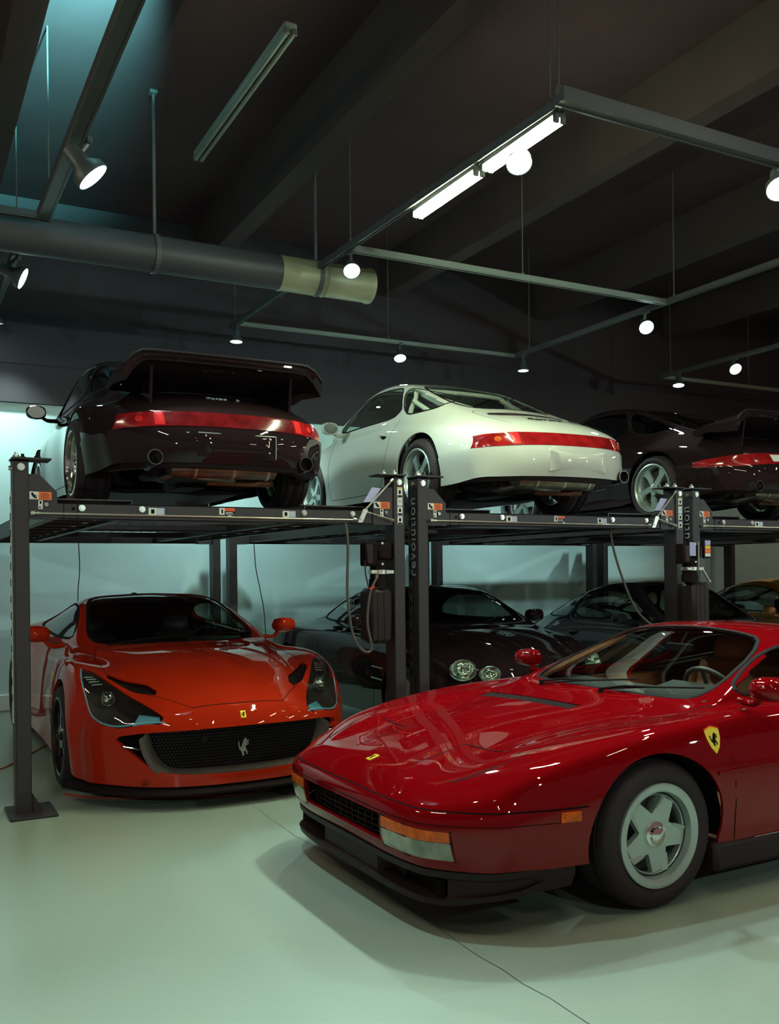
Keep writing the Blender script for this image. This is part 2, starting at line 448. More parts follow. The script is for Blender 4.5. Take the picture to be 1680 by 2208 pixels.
    def line(s, pts, ax, sg=1, n=5, closed=False, smooth=True):
        P = spl([(p[0], p[1], 0) for p in pts], n, closed) if smooth else [Vector((p[0], p[1], 0)) for p in pts]
        out = []
        for p in P: out.append(s.hit(p.x, p.y, ax, sg))
        return out
    def level(s, z, a0, a1, n=40, px=0.0):
        """surface points at height z around the car, seen from px on the centre line"""
        out = []
        for i in range(n+1):
            a = math.radians(a0+(a1-a0)*i/n); d = Vector((math.cos(a), math.sin(a), 0)); zz = z(a) if callable(z) else z
            l, nn, q, _ = s.bvh.ray_cast(Vector((px, 0, zz))+d*6, -d)
            if l is not None: out.append((l, s.nrm(l)[0]))
        return out
    def ribbon(s, mb, hits, w=.005, off=.0008, closed=False, h=0):
        n = len(hits); vs = []; fs = []
        for i, (p, nn) in enumerate(hits):
            a = hits[(i+1) % n if closed else min(i+1, n-1)][0]; b = hits[i-1 if (closed or i) else 0][0]
            t = a-b
            if t.length < 1e-7: t = Vector((1, 0, 0))
            sd = t.normalized().cross(nn).normalized()*w/2
            vs += [p+sd+nn*off, p-sd+nn*off]
            if h: vs += [p-sd*.7+nn*(off+h), p+sd*.7+nn*(off+h)]
        m = 4 if h else 2
        for i in range(n if closed else n-1):
            j = (i+1) % n; a, b = i*m, j*m
            if h: fs += [(a+k, a+(k+1) % 4, b+(k+1) % 4, b+k) for k in range(4)]
            else: fs.append((a, a+1, b+1, b))
        if h and not closed: fs += [(0, 3, 2, 1), tuple((n-1)*4+k for k in range(4))]
        mb.add(vs, fs); return mb
    def decal(s, poly, ax, sg=1, off=.002, thick=.003, mb=None, sub=0):
        """small plate wrapped on the surface"""
        mb = mb or MB(); n = len(poly); top = []; bot = []
        cx = sum(p[0] for p in poly)/n; cy = sum(p[1] for p in poly)/n
        rings = [1, .66, .33]; vs = []; 
        for r in rings:
            for p in poly:
                h, nn = s.hit(cx+(p[0]-cx)*r, cy+(p[1]-cy)*r, ax, sg); vs.append(h+nn*(off+thick))
        h, nn = s.hit(cx, cy, ax, sg); vs.append(h+nn*(off+thick)); fs = []
        for k in range(2):
            for i in range(n): j = (i+1) % n; fs.append((k*n+i, k*n+j, (k+1)*n+j, (k+1)*n+i))
        for i in range(n): fs.append((2*n+i, 2*n+(i+1) % n, 3*n))
        b = len(vs)
        for p in poly:
            h, nn = s.hit(p[0], p[1], ax, sg); vs.append(h-nn*.002)
        for i in range(n): j = (i+1) % n; fs.append((i, b+i, b+j, j))
        # orientation
        a_, b_, c_ = vs[0], vs[1], vs[n]
        nf = (vs[1]-vs[0]).cross(vs[n+1]-vs[0])
        if nf.dot(s.hit(cx, cy, ax, sg)[1]) < 0: fs = [f[::-1] for f in fs]
        mb.add(vs, fs); return mb
# ------------------------------------------------------------------ room
YW = 4.75; ZC = 5.5; X0, X1, Y0 = -9.0, 19.0, -15.0
def struct(name, mb, m, smooth=0):
    o = mb.build(name, m, None, smooth); o['kind'] = 'structure'; return o
# polished resin floor
fm = bpy.data.materials.new('resin_floor'); fm.use_nodes = True; nt = fm.node_tree; b = nt.nodes['Principled BSDF']
tc = nt.nodes.new('ShaderNodeTexCoord')
def nz(sc, det=4, ro=.5):
    n = nt.nodes.new('ShaderNodeTexNoise'); n.inputs['Scale'].default_value = sc; n.inputs['Detail'].default_value = det; n.inputs['Roughness'].default_value = ro; nt.links.new(tc.outputs['Object'], n.inputs['Vector']); return n
def ramp(src, p0, c0, p1, c1):
    r = nt.nodes.new('ShaderNodeValToRGB'); r.color_ramp.elements[0].position = p0; r.color_ramp.elements[1].position = p1; r.color_ramp.elements[0].color = (*c0, 1); r.color_ramp.elements[1].color = (*c1, 1); nt.links.new(src, r.inputs[0]); return r
n1 = nz(.5, 1); r1 = ramp(n1.outputs[0], .1, (.31, .385, .315), .9, (.35, .435, .35))
n2 = nz(45, 6, .7); r2 = ramp(n2.outputs[0], .3, (1, 1, 1), .8, (.90, .90, .88))
mx = nt.nodes.new('ShaderNodeMix'); mx.data_type = 'RGBA'; mx.blend_type = 'MULTIPLY'; mx.inputs[0].default_value = .5
nt.links.new(r1.outputs[0], mx.inputs[6]); nt.links.new(r2.outputs[0], mx.inputs[7]); nt.links.new(mx.outputs[2], b.inputs['Base Color'])
n3 = nz(1.2, 2); r3 = ramp(n3.outputs[0], .0, (.22,)*3, 1, (.30,)*3); b.inputs['Roughness'].default_value = .25
n4 = nz(1.5, 1); bp = nt.nodes.new('ShaderNodeBump'); bp.inputs['Strength'].default_value = .02; bp.inputs['Distance'].default_value = .05; nt.links.new(n4.outputs[0], bp.inputs['Height']); b.inputs['Specular IOR Level'].default_value = .45
f = MB(); f.add([(X0, Y0, 0), (X1, Y0, 0), (X1, YW, 0), (X0, YW, 0)], [(0, 1, 2, 3)]); struct('floor', f, fm)
cr = MB()
pts = spl([(1.32, -.42, 0), (1.30, -1.2, 0), (1.33, -2.0, 0), (1.29, -2.9, 0), (1.31, -3.7, 0), (1.27, -4.6, 0)], 6)
vs = []
for i, p in enumerate(pts):
    o = random.uniform(-.006, .006); vs += [(p.x+o-.0018, p.y, .0012), (p.x+o+.0018, p.y, .0012)]
cr.add(vs, [(2*i, 2*i+1, 2*i+3, 2*i+2) for i in range(len(pts)-1)]); struct('trim_1', cr, mat('floor_crack', (.07, .085, .07), .8))
# walls: white lower part with faint random tone, dark above 3.3 m
wm = bpy.data.materials.new('white_wall'); wm.use_nodes = True; nt = wm.node_tree; b = nt.nodes['Principled BSDF']; tc = nt.nodes.new('ShaderNodeTexCoord')
n1 = nz(.9, 3); r1 = ramp(n1.outputs[0], .3, (.52, .72, .69), .7, (.58, .78, .74)); nt.links.new(r1.outputs[0], b.inputs['Base Color']); b.inputs['Roughness'].default_value = .6
f = MB(); f.add([(X0, YW, 0), (X1, YW, 0), (X1, YW, 3.30), (X0, YW, 3.30)], [(3, 2, 1, 0)]); struct('wall_back', f, wm)
f = MB(); f.box(((X0+X1)/2, YW-.02, (3.30+ZC)/2), (X1-X0, .10, ZC-3.30)); struct('wall_back_upper', f, 'wall_dark')
f = MB()
for z in (3.72, 4.25): f.box(((X0+X1)/2, YW-.075, z), (X1-X0, .012, .012))
struct('trim_2', f, 'wall_dark')
f = MB(); f.box(((X0+X1)/2, YW-.012, .09), (X1-X0, .024, .17), bev=.006); struct('baseboard_back', f, 'paper')
f = MB(); f.box(((X0+X1)/2, (Y0+YW)/2, ZC+.05), (X1-X0, YW-Y0, .1)); struct('ceiling', f, 'ceiling')
cb = bpy.data.objects['ceiling']; k = 0
x = 2.60-2.45*4
while x < X1:
    bm_ = MB(); h = .50
    T = Matrix(((1, 0, 0, x), (0, 0, 1, Y0), (0, 1, 0, ZC), (0, 0, 0, 1)))
    bm_.prism([(-.10, -h), (.10, -h), (.14, 0), (-.14, 0)], YW-Y0-.05, T); o = bm_.build('beam', mat('beam_paint', (.052, .036, .035), .8, noise=.2, nscale=2) if k == 0 else bpy.data.materials['beam_paint'], cb, 0); k += 1
    x += 2.45
# ------------------------------------------------------------------ track lighting, conduits, duct
ZT = 4.2
def bar(name, p, q, w_, h_, m, label, cat='rail', parts=None, group=None):
    p, q = Vector(p), Vector(q); d = q-p; L = d.length; a = math.atan2(d.y, d.x)
    o = empty(name, p, a, label, cat, group)
    b_ = MB(); b_.box((L/2, 0, 0), (L, w_, h_), bev=.004); b_.build('channel', m, o, 0)
    for s_ in (1, -1): e = MB(); e.box((L/2, s_*w_*.38, -h_/2-.004), (L, w_*.16, .010)); e.build('rail_lip', m, o, 0)
    return o, L
TR_ = []
def track(name, p, q, label, w_=.045, h_=.05, m='rail', rods=()):
    o, L = bar(name, p, q, w_, h_, m, label, 'rail')
    for t in rods:
        r = MB(); top = ZC-p[2]; r.cyl((L*t, 0, 0), (L*t, 0, top), .006, n=6); r.cyl((L*t, 0, 0), (L*t, 0, .05), .014, n=8); r.build('hanger_rod', 'pipe', o, 40)
    return o
track('lighting_track', (2.86, -1.62, ZT), (2.70, 4.05, ZT), 'long lighting track in line with the lit fluorescent tubes, above the black coupe', rods=(.02, .48, .97))
track('lighting_track', (6.42, -6, ZT), (6.42, 3.80, ZT), 'long lighting track running to the right edge above the white coupe', rods=(.25, .72, .97))
track('lighting_track', (.40, -6.0, ZT), (.40, 1.58, ZT), 'lighting track at upper left holding the largest spotlight', .10, .07, rods=(.55, .96))
track('lighting_track', (9.1, -6, ZT), (9.05, 3.95, ZT), 'short-looking lighting track at far right behind the black raised coupe', rods=(.6, .98))
track('conduit_bar', (2.80, 1.17, ZT), (6.42, 1.17, ZT), 'pale cross bar joining the two tracks over the white raised coupe', .05, .05, 'rail_edge', rods=(.5,))
track('conduit_bar', (2.75, 3.85, ZT), (6.42, 3.80, ZT), 'thin yellowish cross bar nearest the back wall, left of centre', .035, .035, 'rail_edge', rods=(.5,))
track('conduit_bar', (2.80, -1.66, ZT), (6.42, -1.66, ZT), 'thick cross bar at upper right beyond the end of the lit tubes', .09, .08, 'rail', rods=(.0, .95))
track('conduit_bar', (-6, 1.62, ZT), (.46, 1.58, ZT), 'cross bar entering from the left edge above the round duct', .06, .05, 'rail', rods=(.9,))
track('conduit_bar', (9.05, 3.95, ZT), (13.5, 3.9, ZT), 'pale cross bar at the right edge beside the back wall', .04, .04, 'rail_edge', rods=(.4,))
# duct
du = empty('ventilation_duct', (-6.93, 1.85, 4.13), 0, 'long round dark duct with a yellowish open end below the ceiling', 'duct')
d = MB(); d.lathe([(.152, 0), (.152, 9.35)], 28, Matrix.Rotation(PI/2, 4, 'Y')); d.build('duct_pipe', 'duct', du, 60)
d = MB(); d.lathe([(.155, 9.35), (.159, 9.36), (.155, 9.37), (.155, 9.78), (.161, 9.79), (.155, 9.80), (.155, 10.22), (.163, 10.24), (.161, 10.27), (.135, 10.27), (.12, 10.20), (0, 10.2)], 28, Matrix.Rotation(PI/2, 4, 'Y')); d.build('duct_end', 'duct_end', du, 60)
for i, (x_, b_) in enumerate(((8.25, 1), (9.72, 1))):
    h_ = MB(); h_.box((x_, 0, .755), (.022, .022, 1.19)); h_.box((x_, 0, 1.355), (.06, .06, .03)); h_.lathe([(.158, x_-.02), (.163, x_-.02), (.163, x_+.02), (.158, x_+.02)], 24, Matrix.Rotation(PI/2, 4, 'Y')); h_.build('duct_hanger', 'pipe', du, 0)
# fluorescent fittings
def tube_light(name, p, L, lit, label, group=None, m_on='tube_on'):
    o = empty(name, p, PI/2, label, 'light fixture', group)
    b_ = MB(); b_.box((L/2, 0, .035), (L, .09, .05), bev=.01); b_.build('fitting_body', 'rail' if lit else 'tube_off', o, 30)
    for s_ in (1, -1):
        t = MB(); t.cyl((.02, s_*.025, -.005), (L-.02, s_*.025, -.005), .018, n=10); t.build('tube', m_on if lit else 'tube_off', o, 60)
        for e in (.01, L-.01): c_ = MB(); c_.box((e, s_*.025, 0), (.02, .042, .05), bev=.006); c_.build('end_cap', 'rail', o, 30)
    return o
tube_light('fluorescent_light', (2.875, -.72, ZT-.075), .85, True, 'nearer lit fluorescent fitting, brightest strip over the middle of the room')
tube_light('fluorescent_light', (2.890, -1.56, ZT-.075), .78, True, 'shorter-looking lit fluorescent fitting at the upper right end of the bright strip')
tube_light('fluorescent_light', (1.70, -.28, 5.0), 2.12, False, 'unlit fluorescent fitting hanging alone at upper left of centre')
for k, (x_, y_, z_) in enumerate(((-1.6, -3.6, 4.3), (1.6, -5.4, 4.3), (4.6, -3.9, 4.3), (7.6, -4.6, 4.3), (10.4, -3.4, 4.3), (-2.6, -.6, 4.3), (5.0, -7.5, 4.3), (0.0, -8.5, 4.3), (12.5, -.5, 4.3))):
    tube_light('fluorescent_light', (x_, y_, z_), 1.2, True, 'warm fluorescent fitting outside the frame, %s' % ('over the near left floor', 'right behind the camera', 'over the nearer red car', 'over the far end of the nearer red car', 'over the right aisle', 'left of the leftmost lift', 'far behind the camera at right', 'far behind the camera at left', 'beyond the last lift')[k], None, 'tube_warm')
# spotlights on the tracks
def spot(p, aim, size, rail_z, label, e, ang=70, blend=.5):
    p = Vector(p); o = empty('track_spotlight', p, 0, label, 'spotlight'); d = (Vector(aim)-p).normalized(); T = rot_to(d); r = size
    h = MB(); h.lathe([(0, -r*2.0), (r*.42, -r*1.95), (r*.50, -r*1.6), (r*.52, -r*.9), (r*.95, -r*.45), (r, 0), (r*.93, .0), (r*.90, -r*.15)], 20, T); h.build('lamp_housing', 'housing', o, 50)
    l = MB(); l.lathe([(r*.91, -r*.12), (r*.6, -r*.04), (0, 0)], 20, T); l.build('lamp_lens', 'bulb', o, 60)
    k = T @ Vector((0, 0, -r*1.2)); tz = rail_z-p.z
    a = MB(); a.tube([k, (k.x, k.y, tz*.5), (k.x*.3, k.y*.3, tz-.03)], r*.13+.004, 8); a.box((k.x*.3, k.y*.3, tz-.03), (.035, .10, .035), bev=.006); a.build('lamp_arm', 'housing', o, 40)
    L = bpy.data.lights.new('spot', 'SPOT'); L.energy = e; L.spot_size = math.radians(ang); L.spot_blend = blend; L.shadow_soft_size = r*.8; L.color = COOL
    lo = bpy.data.objects.new('lamp_beam', L); COL.objects.link(lo); lo.parent = o; lo.location = d*.03; lo.rotation_mode = 'QUATERNION'; lo.rotation_quaternion = Vector((0, 0, -1)).rotation_difference(d)
    return o
SE = 110
spot((.50, .096, 3.95), (2.0, -.2, 2.2), .115, ZT, 'largest spotlight, tilted to the right, at upper left', SE*.6)
spot((.36, 2.52, 3.98), (2.4, 2.0, 3.0), .10, ZT, 'round-backed spotlight at the left edge above the black coupe', SE)
spot((2.90, -1.13, 4.03), (1.6, -3.4, .4), .085, ZT, 'bright spotlight just under the lit fluorescent strip', SE*1.4)
spot((2.82, 1.16, 4.0), (2.0, -1.5, .8), .075, ZT, 'spotlight in front of the yellowish duct end', SE)
spot((2.72, 3.90, 4.0), (2.6, 3.80, 1.0), .07, ZT, 'dim downward spotlight behind the tray spoiler', SE*2.2, 95, 1)
spot((4.74, 3.82, 4.0), (4.3, 2.6, 1.5), .075, ZT, 'spotlight on the thin rear bar, left above the white coupe', SE*2.2, 120, 1)
spot((6.42, 3.64, 3.97), (6.35, 3.55, 1.0), .07, ZT, 'small downward spotlight above the rear window of the white coupe', SE*2.2, 95, 1)
spot((6.42, 1.45, 4.0), (4.6, -2.0, .8), .08, ZT, 'starry bright spotlight right above the white coupe tail', SE)
spot((4.68, -1.66, 4.0), (3.2, -3.6, .4), .10, ZT, 'large spotlight cut off by the right edge', SE*1.3)
spot((9.05, 3.6, 4.0), (8.6, 3.2, 1.0), .08, ZT, 'spotlight hanging right above the third raised coupe', SE*2.2, 100, 1)
spot((9.05, 2.6, 4.03), (7.4, -1.0, .8), .08, ZT, 'spotlight near the right edge beyond the black raised coupe', SE)
for k, (x_, y_) in enumerate(((.40, -2.2), (.40, -4.2), (6.42, -1.4), (6.42, -3.8), (9.1, -.6), (9.1, -3.2))):
    spot((x_, y_, 4.0), (x_+.6*(-1)**k, y_-.6, 0), .08, ZT, ('spotlight outside the frame over the near floor, %s' % ('left track front', 'left track rear', 'right track front', 'right track rear', 'far track front', 'far track rear')[k]), SE)
# unseen lamps added to brighten the back wall, and one for a ceiling glow
spot((-1.2, 3.6, 4.0), (-.6, YW, 1.6), .08, ZT, 'added wall-wash spotlight outside the frame left of the first lift, close to the back wall', SE*.5, 110, 1)  # added washer that brightens the left end of the back wall
spot((.30, 4.25, 4.0), (.9, YW, 1.0), .07, ZT, 'added hidden wall-wash spotlight at the wall end of the short left track, just outside the frame', SE*1.0, 80, 1)  # hidden lamp added to light the wall behind the first lift
spot((.9, 3.9, 4.4), (.9, 4.5, 1.5), .08, ZC, 'ceiling spotlight beyond the duct, hidden behind the black raised coupe', SE*.0+1, 120) if False else None
spot((.52, -1.0, 4.95), (.47, .35, 5.5), .07, ZC, 'added teal spotlight just above the frame at upper left, making the glow on the ceiling', 3500, 46, 1)  # added lamp whose only job is the teal glow on the ceiling
for c_ in bpy.data.lights:
    if c_.energy == 3500: c_.color = (.22, 1, 1)
for k, (x_, y_, tx, e_) in enumerate(((-4.0, -9.2, -1.0, 2.5), (2.0, -9.2, 4.0, 1.5), (9.5, -9.2, 2.0, 3), (12.5, -9.2, 5.5, 3))):
    spot((x_, y_, 3.3), (tx, 4.7, 1.1), .10, 3.6, 'unseen long-throw spotlight added behind the camera to light the wall under the lifts, %s' % ('left end', 'second from left', 'third from left', 'right end')[k], SE*e_, 45)  # invented row, placed to brighten the wall under the raised decks
track('lighting_track', (-6, -9.2, 3.6), (13, -9.2, 3.6), 'lighting track far behind the camera across the room', rods=(.2, .5, .8))
track('lighting_track', (.30, 2.15, ZT), (.30, 4.6, ZT), 'short dark lighting track at the left edge holding the round-backed spotlight', .06, .06, rods=(.1, .9))
# ------------------------------------------------------------------ four-post parking lifts
LW, LS, LL, PW, PD, PH = 2.665, 2.777, 4.52, .087, .149, 2.14
def plate_xz(mb, poly, y, t=.008):
    mb.prism(poly, t, Matrix(((1, 0, 0, 0), (0, 0, 1, 0), (0, 1, 0, 0), (0, 0, 0, 1))), z0=y)
def sticker(name, x0, x1, z0, z1, y, cells, parent, ax='y'):
    """flat label: cells = (u0,u1,v0,v1,material) in fractions"""
    b = MB(); base = cells[0][4]
    b.box(((x0+x1)/2, y-.0008, (z0+z1)/2), (x1-x0, .0016, z1-z0)); o = b.build(name, base, parent, 0)
    by = {}
    for u0, u1, v0, v1, m in cells[1:]: by.setdefault(m, []).append((u0, u1, v0, v1))
    for m, L in by.items():
        b = MB()
        for u0, u1, v0, v1 in L: b.box((x0+(x1-x0)*(u0+u1)/2, y-.0022, z0+(z1-z0)*(v0+v1)/2), ((x1-x0)*(u1-u0), .0012, (z1-z0)*(v1-v0)))
        b.build('label_print', m, o, 0)
    return o
def rows(u0, u1, v0, v1, n, m): return [(u0, u1-(.12*(i % 2)*(u1-u0)), v0+(v1-v0)*(i+.15)/n, v0+(v1-v0)*(i+.6)/n, m) for i in range(n)]
def lift(i, label):
    X = LS*i; L = empty('parking_lift', (X, 0, 0), 0, label, 'car lift', 'four-post parking lifts in a row')
    # posts
    for fx, fy in ((0, 0), (1, 0), (0, 1), (1, 1)):
        x0 = 0 if fx == 0 else LW-PW; y0 = 0 if fy == 0 else LL-PD
        p = MB(); th = .006
        # C-shaped post, open towards the platform end
        p.box((x0+PW/2, (y0+th/2) if fy == 0 else (y0+PD-th/2), PH/2), (PW, th, PH), bev=.003)
        p.box((x0+th/2, y0+PD/2, PH/2), (th, PD, PH), bev=.002); p.box((x0+PW-th/2, y0+PD/2, PH/2), (th, PD, PH), bev=.002)
        p.box((x0+PW/2, (y0+PD-th) if fy == 0 else (y0+th), PH/2), (PW*.9, th, PH-.01)); p.box((x0+PW/2, y0+PD/2, PH-.006), (PW, PD, .012))
        po = p.build('post', 'lift', L, 0)
        sx = 1 if fx == 0 else -1
        bp_ = MB(); cx = x0+PW/2+sx*.045; cy = y0+PD/2
        bp_.box((cx, cy, .008), (.27, .36, .016), bev=.004)
        bp_.prism([(0, 0), (.07, 0), (.0, .12)], .008, Matrix(((sx, 0, 0, x0+(PW if fx == 0 else 0)), (0, 0, 1, y0+.03), (0, 1, 0, .016), (0, 0, 0, 1))))
        bp_.prism([(0, 0), (.07, 0), (.0, .12)], .008, Matrix(((sx, 0, 0, x0+(PW if fx == 0 else 0)), (0, 0, 1, y0+PD-.04), (0, 1, 0, .016), (0, 0, 0, 1))))
        bp_.build('base_plate', 'lift', po, 0)
        if fy == 0:
            cp = MB(); cp.box((x0+PW/2+sx*.06, y0+PD/2-.01, PH+.006), (PW+.14, PD+.02, .012), bev=.003); cp.build('top_plate', 'lift', po, 0)
            for bx, by in ((x0+PW/2, -.004),):
                b = MB(); b.cyl((bx, by, PH-.045), (bx, by-.010, PH-.045), .016, n=6); b.cyl((bx, by+.002, PH-.045), (bx, by-.004, PH-.045), .022, n=14); b.build('bolt', 'steel', po, 30)
            for bx, by in ((x0+.02, .03), (x0+.065, .10), (x0+PW/2+sx*.10, .05)):
                b = MB(); b.cyl((bx, by, PH), (bx, by, PH+.045), .010, n=8); b.cyl((bx, by, PH+.012), (bx, by, PH+.028), .019, n=6); b.build('stud', 'steel' if bx < x0+.06 else 'trim', po, 30)
            b = MB(); b.cyl((x0-.02 if fx == 0 else x0+PW, .05, PH-.05), (x0+.0 if fx == 0 else x0+PW+.02, .05, PH-.05), .014, n=8); b.build('cable_stud', 'steel', po, 30)
            if fx == 0:     # safety ladder strip with slots on the outer side
                s_ = MB(); s_.box((x0-.004, .105, 1.25), (.006, .03, 1.4)); so = s_.build('lock_ladder', 'paper' if i == 0 else 'lift_dark', po, 0)
                q = MB()
                for k in range(13): q.box((x0-.008, .105, .70+k*.1), (.004, .016, .045))
                tag(q.build('ladder_slot', 'ink', so, 0), kind='stuff')
        # bracket plates at the beam ends
        bp2 = MB(); xo = PW if fx == 0 else 0
        poly = [(PW, 1.783), (.252, 1.783), (.250, 1.95), (.15, 2.052), (PW, 2.056)]
        if fx: poly = [(LW-a, b) for a, b in poly]
        yb = .012 if fy == 0 else LL-.02; plate_xz(bp2, poly, yb, .008)
        c = [(.250, 1.95), (.15, 2.052)]; 
        bp2.box((0, 0, 0), (.145, .05, .006), Matrix.Translation(((.2 if not fx else LW-.2), yb+(.03 if fy == 0 else -.02), 2.0)) @ Matrix.Rotation((.79 if not fx else -.79), 4, 'Y'))
        bp2.box(((.12 if not fx else LW-.12), yb+(.03 if fy == 0 else -.02), 2.053), (.066, .05, .006)); bq = bp2.build('beam_bracket', 'lift', L, 0)
        if fy == 0:
            xa, xb = (.091, .218) if fx == 0 else (LW-.244, LW-.116)
            sticker('warning_label', xa, xa+.052, 1.903, 1.950, yb-.0002, [(0, 1, 0, 1, 'paper'), (.2, .45, .55, .85, 'ink'), (.35, .6, .3, .6, 'ink'), (.5, .8, .15, .35, 'ink'), (.3, .8, .42, .52, 'ink')], bq)
            sticker('warning_label', xa+.052, xb, 1.901, 1.949, yb-.0002, [(0, 1, 0, 1, 'orange')]+rows(.15, .85, .15, .9, 4, 'rust'), bq)
            xs_ = xa+.05; sticker('warning_label', xs_, xs_+.026, 1.845, 1.898, yb-.0002, [(0, 1, 0, 1, 'paper'), (.3, .7, .6, .9, 'ink'), (.2, .5, .1, .3, 'ink')], bq)
            b = MB(); b.cyl((xs_+.045, yb, 1.873), (xs_+.045, yb-.012, 1.873), .013, n=10); b.build('bolt', 'exhaust', bq, 30)
    # cross beams
    for fy in (0, 1):
        y0 = .022 if fy == 0 else LL-.122
        b = MB(); x0, x1 = PW+.005, LW-PW-.005
        b.box(((x0+x1)/2, y0+.004 if fy == 0 else y0+.096, 1.837), (x1-x0, .008, .098)); b.box(((x0+x1)/2, y0+.05, 1.884), (x1-x0, .10, .006)); b.box(((x0+x1)/2, y0+.05, 1.790), (x1-x0, .10, .006)); b.box(((x0+x1)/2, y0+.096 if fy == 0 else y0+.004, 1.837), (x1-x0, .006, .098))
        bo = b.build('cross_beam', 'lift', L, 0)
        if fy == 0:
            for x in (.397, .766, 1.88, 2.254): q = MB(); q.cyl((x, y0, 1.857), (x, y0-.008, 1.857), .020, n=18); q.cyl((x, y0-.006, 1.857), (x, y0-.016, 1.857), .014, n=6); q.build('bolt', 'steel', bo, 30)
            q = MB(); q.cyl((.345, y0, 1.852), (.345, y0-.003, 1.852), .010, n=12); q.build('hole', 'ink', bo, 30)
            for x in (.290, .370): q = MB(); q.box((x, y0-.001, 1.837), (.003, .004, .098)); q.build('weld_joint', 'ink', bo, 0)
            sticker('info_label', .807, .86, 1.822, 1.868, y0, [(0, 1, 0, 1, 'paper'), (.3, .7, .2, .8, 'ink')], bo); sticker('info_label', .86, .910, 1.822, 1.868, y0, [(0, 1, 0, 1, 'lilac')]+rows(.1, .9, .1, .9, 5, 'paper'), bo)
            sticker('info_label', 1.274, 1.31, 1.833, 1.878, y0, [(0, 1, 0, 1, 'paper'), (.4, .7, .2, .8, 'ink')], bo); sticker('info_label', 1.31, 1.379, 1.857, 1.878, y0, [(0, 1, 0, 1, 'orange')]+rows(.1, .9, .1, .9, 2, 'red_plastic'), bo); sticker('info_label', 1.31, 1.379, 1.833, 1.857, y0, [(0, 1, 0, 1, 'ink')]+rows(.1, .9, .1, .9, 2, 'paper'), bo)
            sticker('info_label', 1.722, 1.77, 1.825, 1.868, y0, [(0, 1, 0, 1, 'paper'), (.3, .7, .2, .8, 'ink')], bo); sticker('info_label', 1.77, 1.818, 1.825, 1.868, y0, [(0, 1, 0, 1, 'lilac')]+rows(.1, .9, .1, .9, 5, 'paper'), bo)
            # release rod and lever
            r = MB(); r.cyl((.11, -.022, 1.818), (2.27, -.022, 1.812), .0055, n=8)
            for x, s_ in ((.105, .014), (.135, .009), (1.33, .009), (2.25, .009)): r.cyl((x-.012, -.022, 1.818), (x+.012, -.022, 1.818), s_, n=10)
            r.build('release_rod', 'steel', L, 40)
            lv = MB(); plate_xz(lv, [(2.27, 1.795), (2.305, 1.795), (2.35, 1.885), (2.315, 1.893)], -.035, .006); lv.cyl((2.30, -.04, 1.82), (2.30, .02, 1.82), .009); lo = lv.build('lever', 'steel', L, 0)
            r = MB(); r.cyl((2.305, -.03, 1.86), (2.555, -.02, 2.105), .0065, n=8); r.cyl((2.54, -.022, 2.093), (2.56, -.018, 2.112), .012, n=8); r.build('lever_rod', 'steel', lo, 40)
            r = MB(); r.cyl((2.335, -.03, 1.872), (2.555, -.02, 1.816), .0055, n=8); r.cyl((2.535, -.022, 1.821), (2.565, -.018, 1.814), .012, n=8); r.build('lever_rod', 'steel', lo, 40)
            q = MB(); plate_xz(q, [(2.328, 1.941), (2.40, 1.945), (2.47, 2.045), (2.40, 2.05)], -.006, .004); q.build('tilted_plate', 'lilac', L, 0)
    # runways (centre open, with ribs), wheel stops and drip trays
    for x0 in (.24, 1.93):
        r = MB(); w_ = .49; y0, y1 = .13, LL-.13
        r.box((x0+w_/2, (y0+y1)/2, 1.918), (w_, y1-y0, .008))
        for xx in (x0+.004, x0+w_-.004): r.box((xx, (y0+y1)/2, 1.862), (.008, y1-y0, .112))
        for xx in (x0+.03, x0+w_-.03): r.box((xx, (y0+y1)/2, 1.808), (.05, y1-y0, .006))
        ro = r.build('runway', 'deck', L, 0)
        for k in range(9): q = MB(); yy = y0+.25+k*.47; q.box((x0+w_/2, yy, 1.862), (w_-.02, .04, .10)); q.build('runway_rib', 'lift_dark', ro, 0)
        cl = MB(); cl.cyl((x0+.1, y0, 1.84), (x0+.1, y1, 1.84), .006, n=6); cl.cyl((x0+.38, y0, 1.835), (x0+.38, y1, 1.835), .012, n=6); cl.build('lift_cable', 'steel', ro, 40)
    for k in range(3):
        t = MB(); y = 1.0+k*1.15; t.box((1.33, y, 1.878), (1.20, .55, .006)); 
        for s_ in (-1, 1): t.box((1.33, y+s_*.275, 1.886), (1.20, .006, .02))
        to = t.build('drip_tray', 'lift_dark', L, 0); q = MB()
        for j in range(12): q.box((.80+j*.096, y, 1.873), (.02, .5, .004))
        tag(q.build('tray_rib', 'housing', to, 0), kind='stuff')
    for yy in (.7, 1.9, 3.3): q = MB(); q.box((1.33, yy, 1.83), (1.22, .05, .05)); q.build('tie_bar', 'lift_dark', L, 0)
    # lettering on the outer side of the left post
    if i:
        Mx = Matrix(((0, 0, -1, -.0045), (0, 1, 0, PD*.50), (1, 0, 0, 1.70), (0, 0, 0, 1)))
        Mx = Matrix(((0, 0, -1, -.0045), (0, 1, 0, 0), (1, 0, 0, 0), (0, 0, 0, 1)))
        # reading upwards: text x -> +z, text y -> -Y (towards the viewer's left seen from outside)
        Mx = Matrix.Translation((-.003, PD*.50, 1.70)) @ Matrix(((0, 0, -1, 0), (0, 1, 0, 0), (1, 0, 0, 0), (0, 0, 0, 1)))
        text('revolution', .125, 'side_lettering', 'letter', L, Mx, .001, shear=.0, space=1.12)
    # instruction labels down the right post
    xr = LW-PW+.028
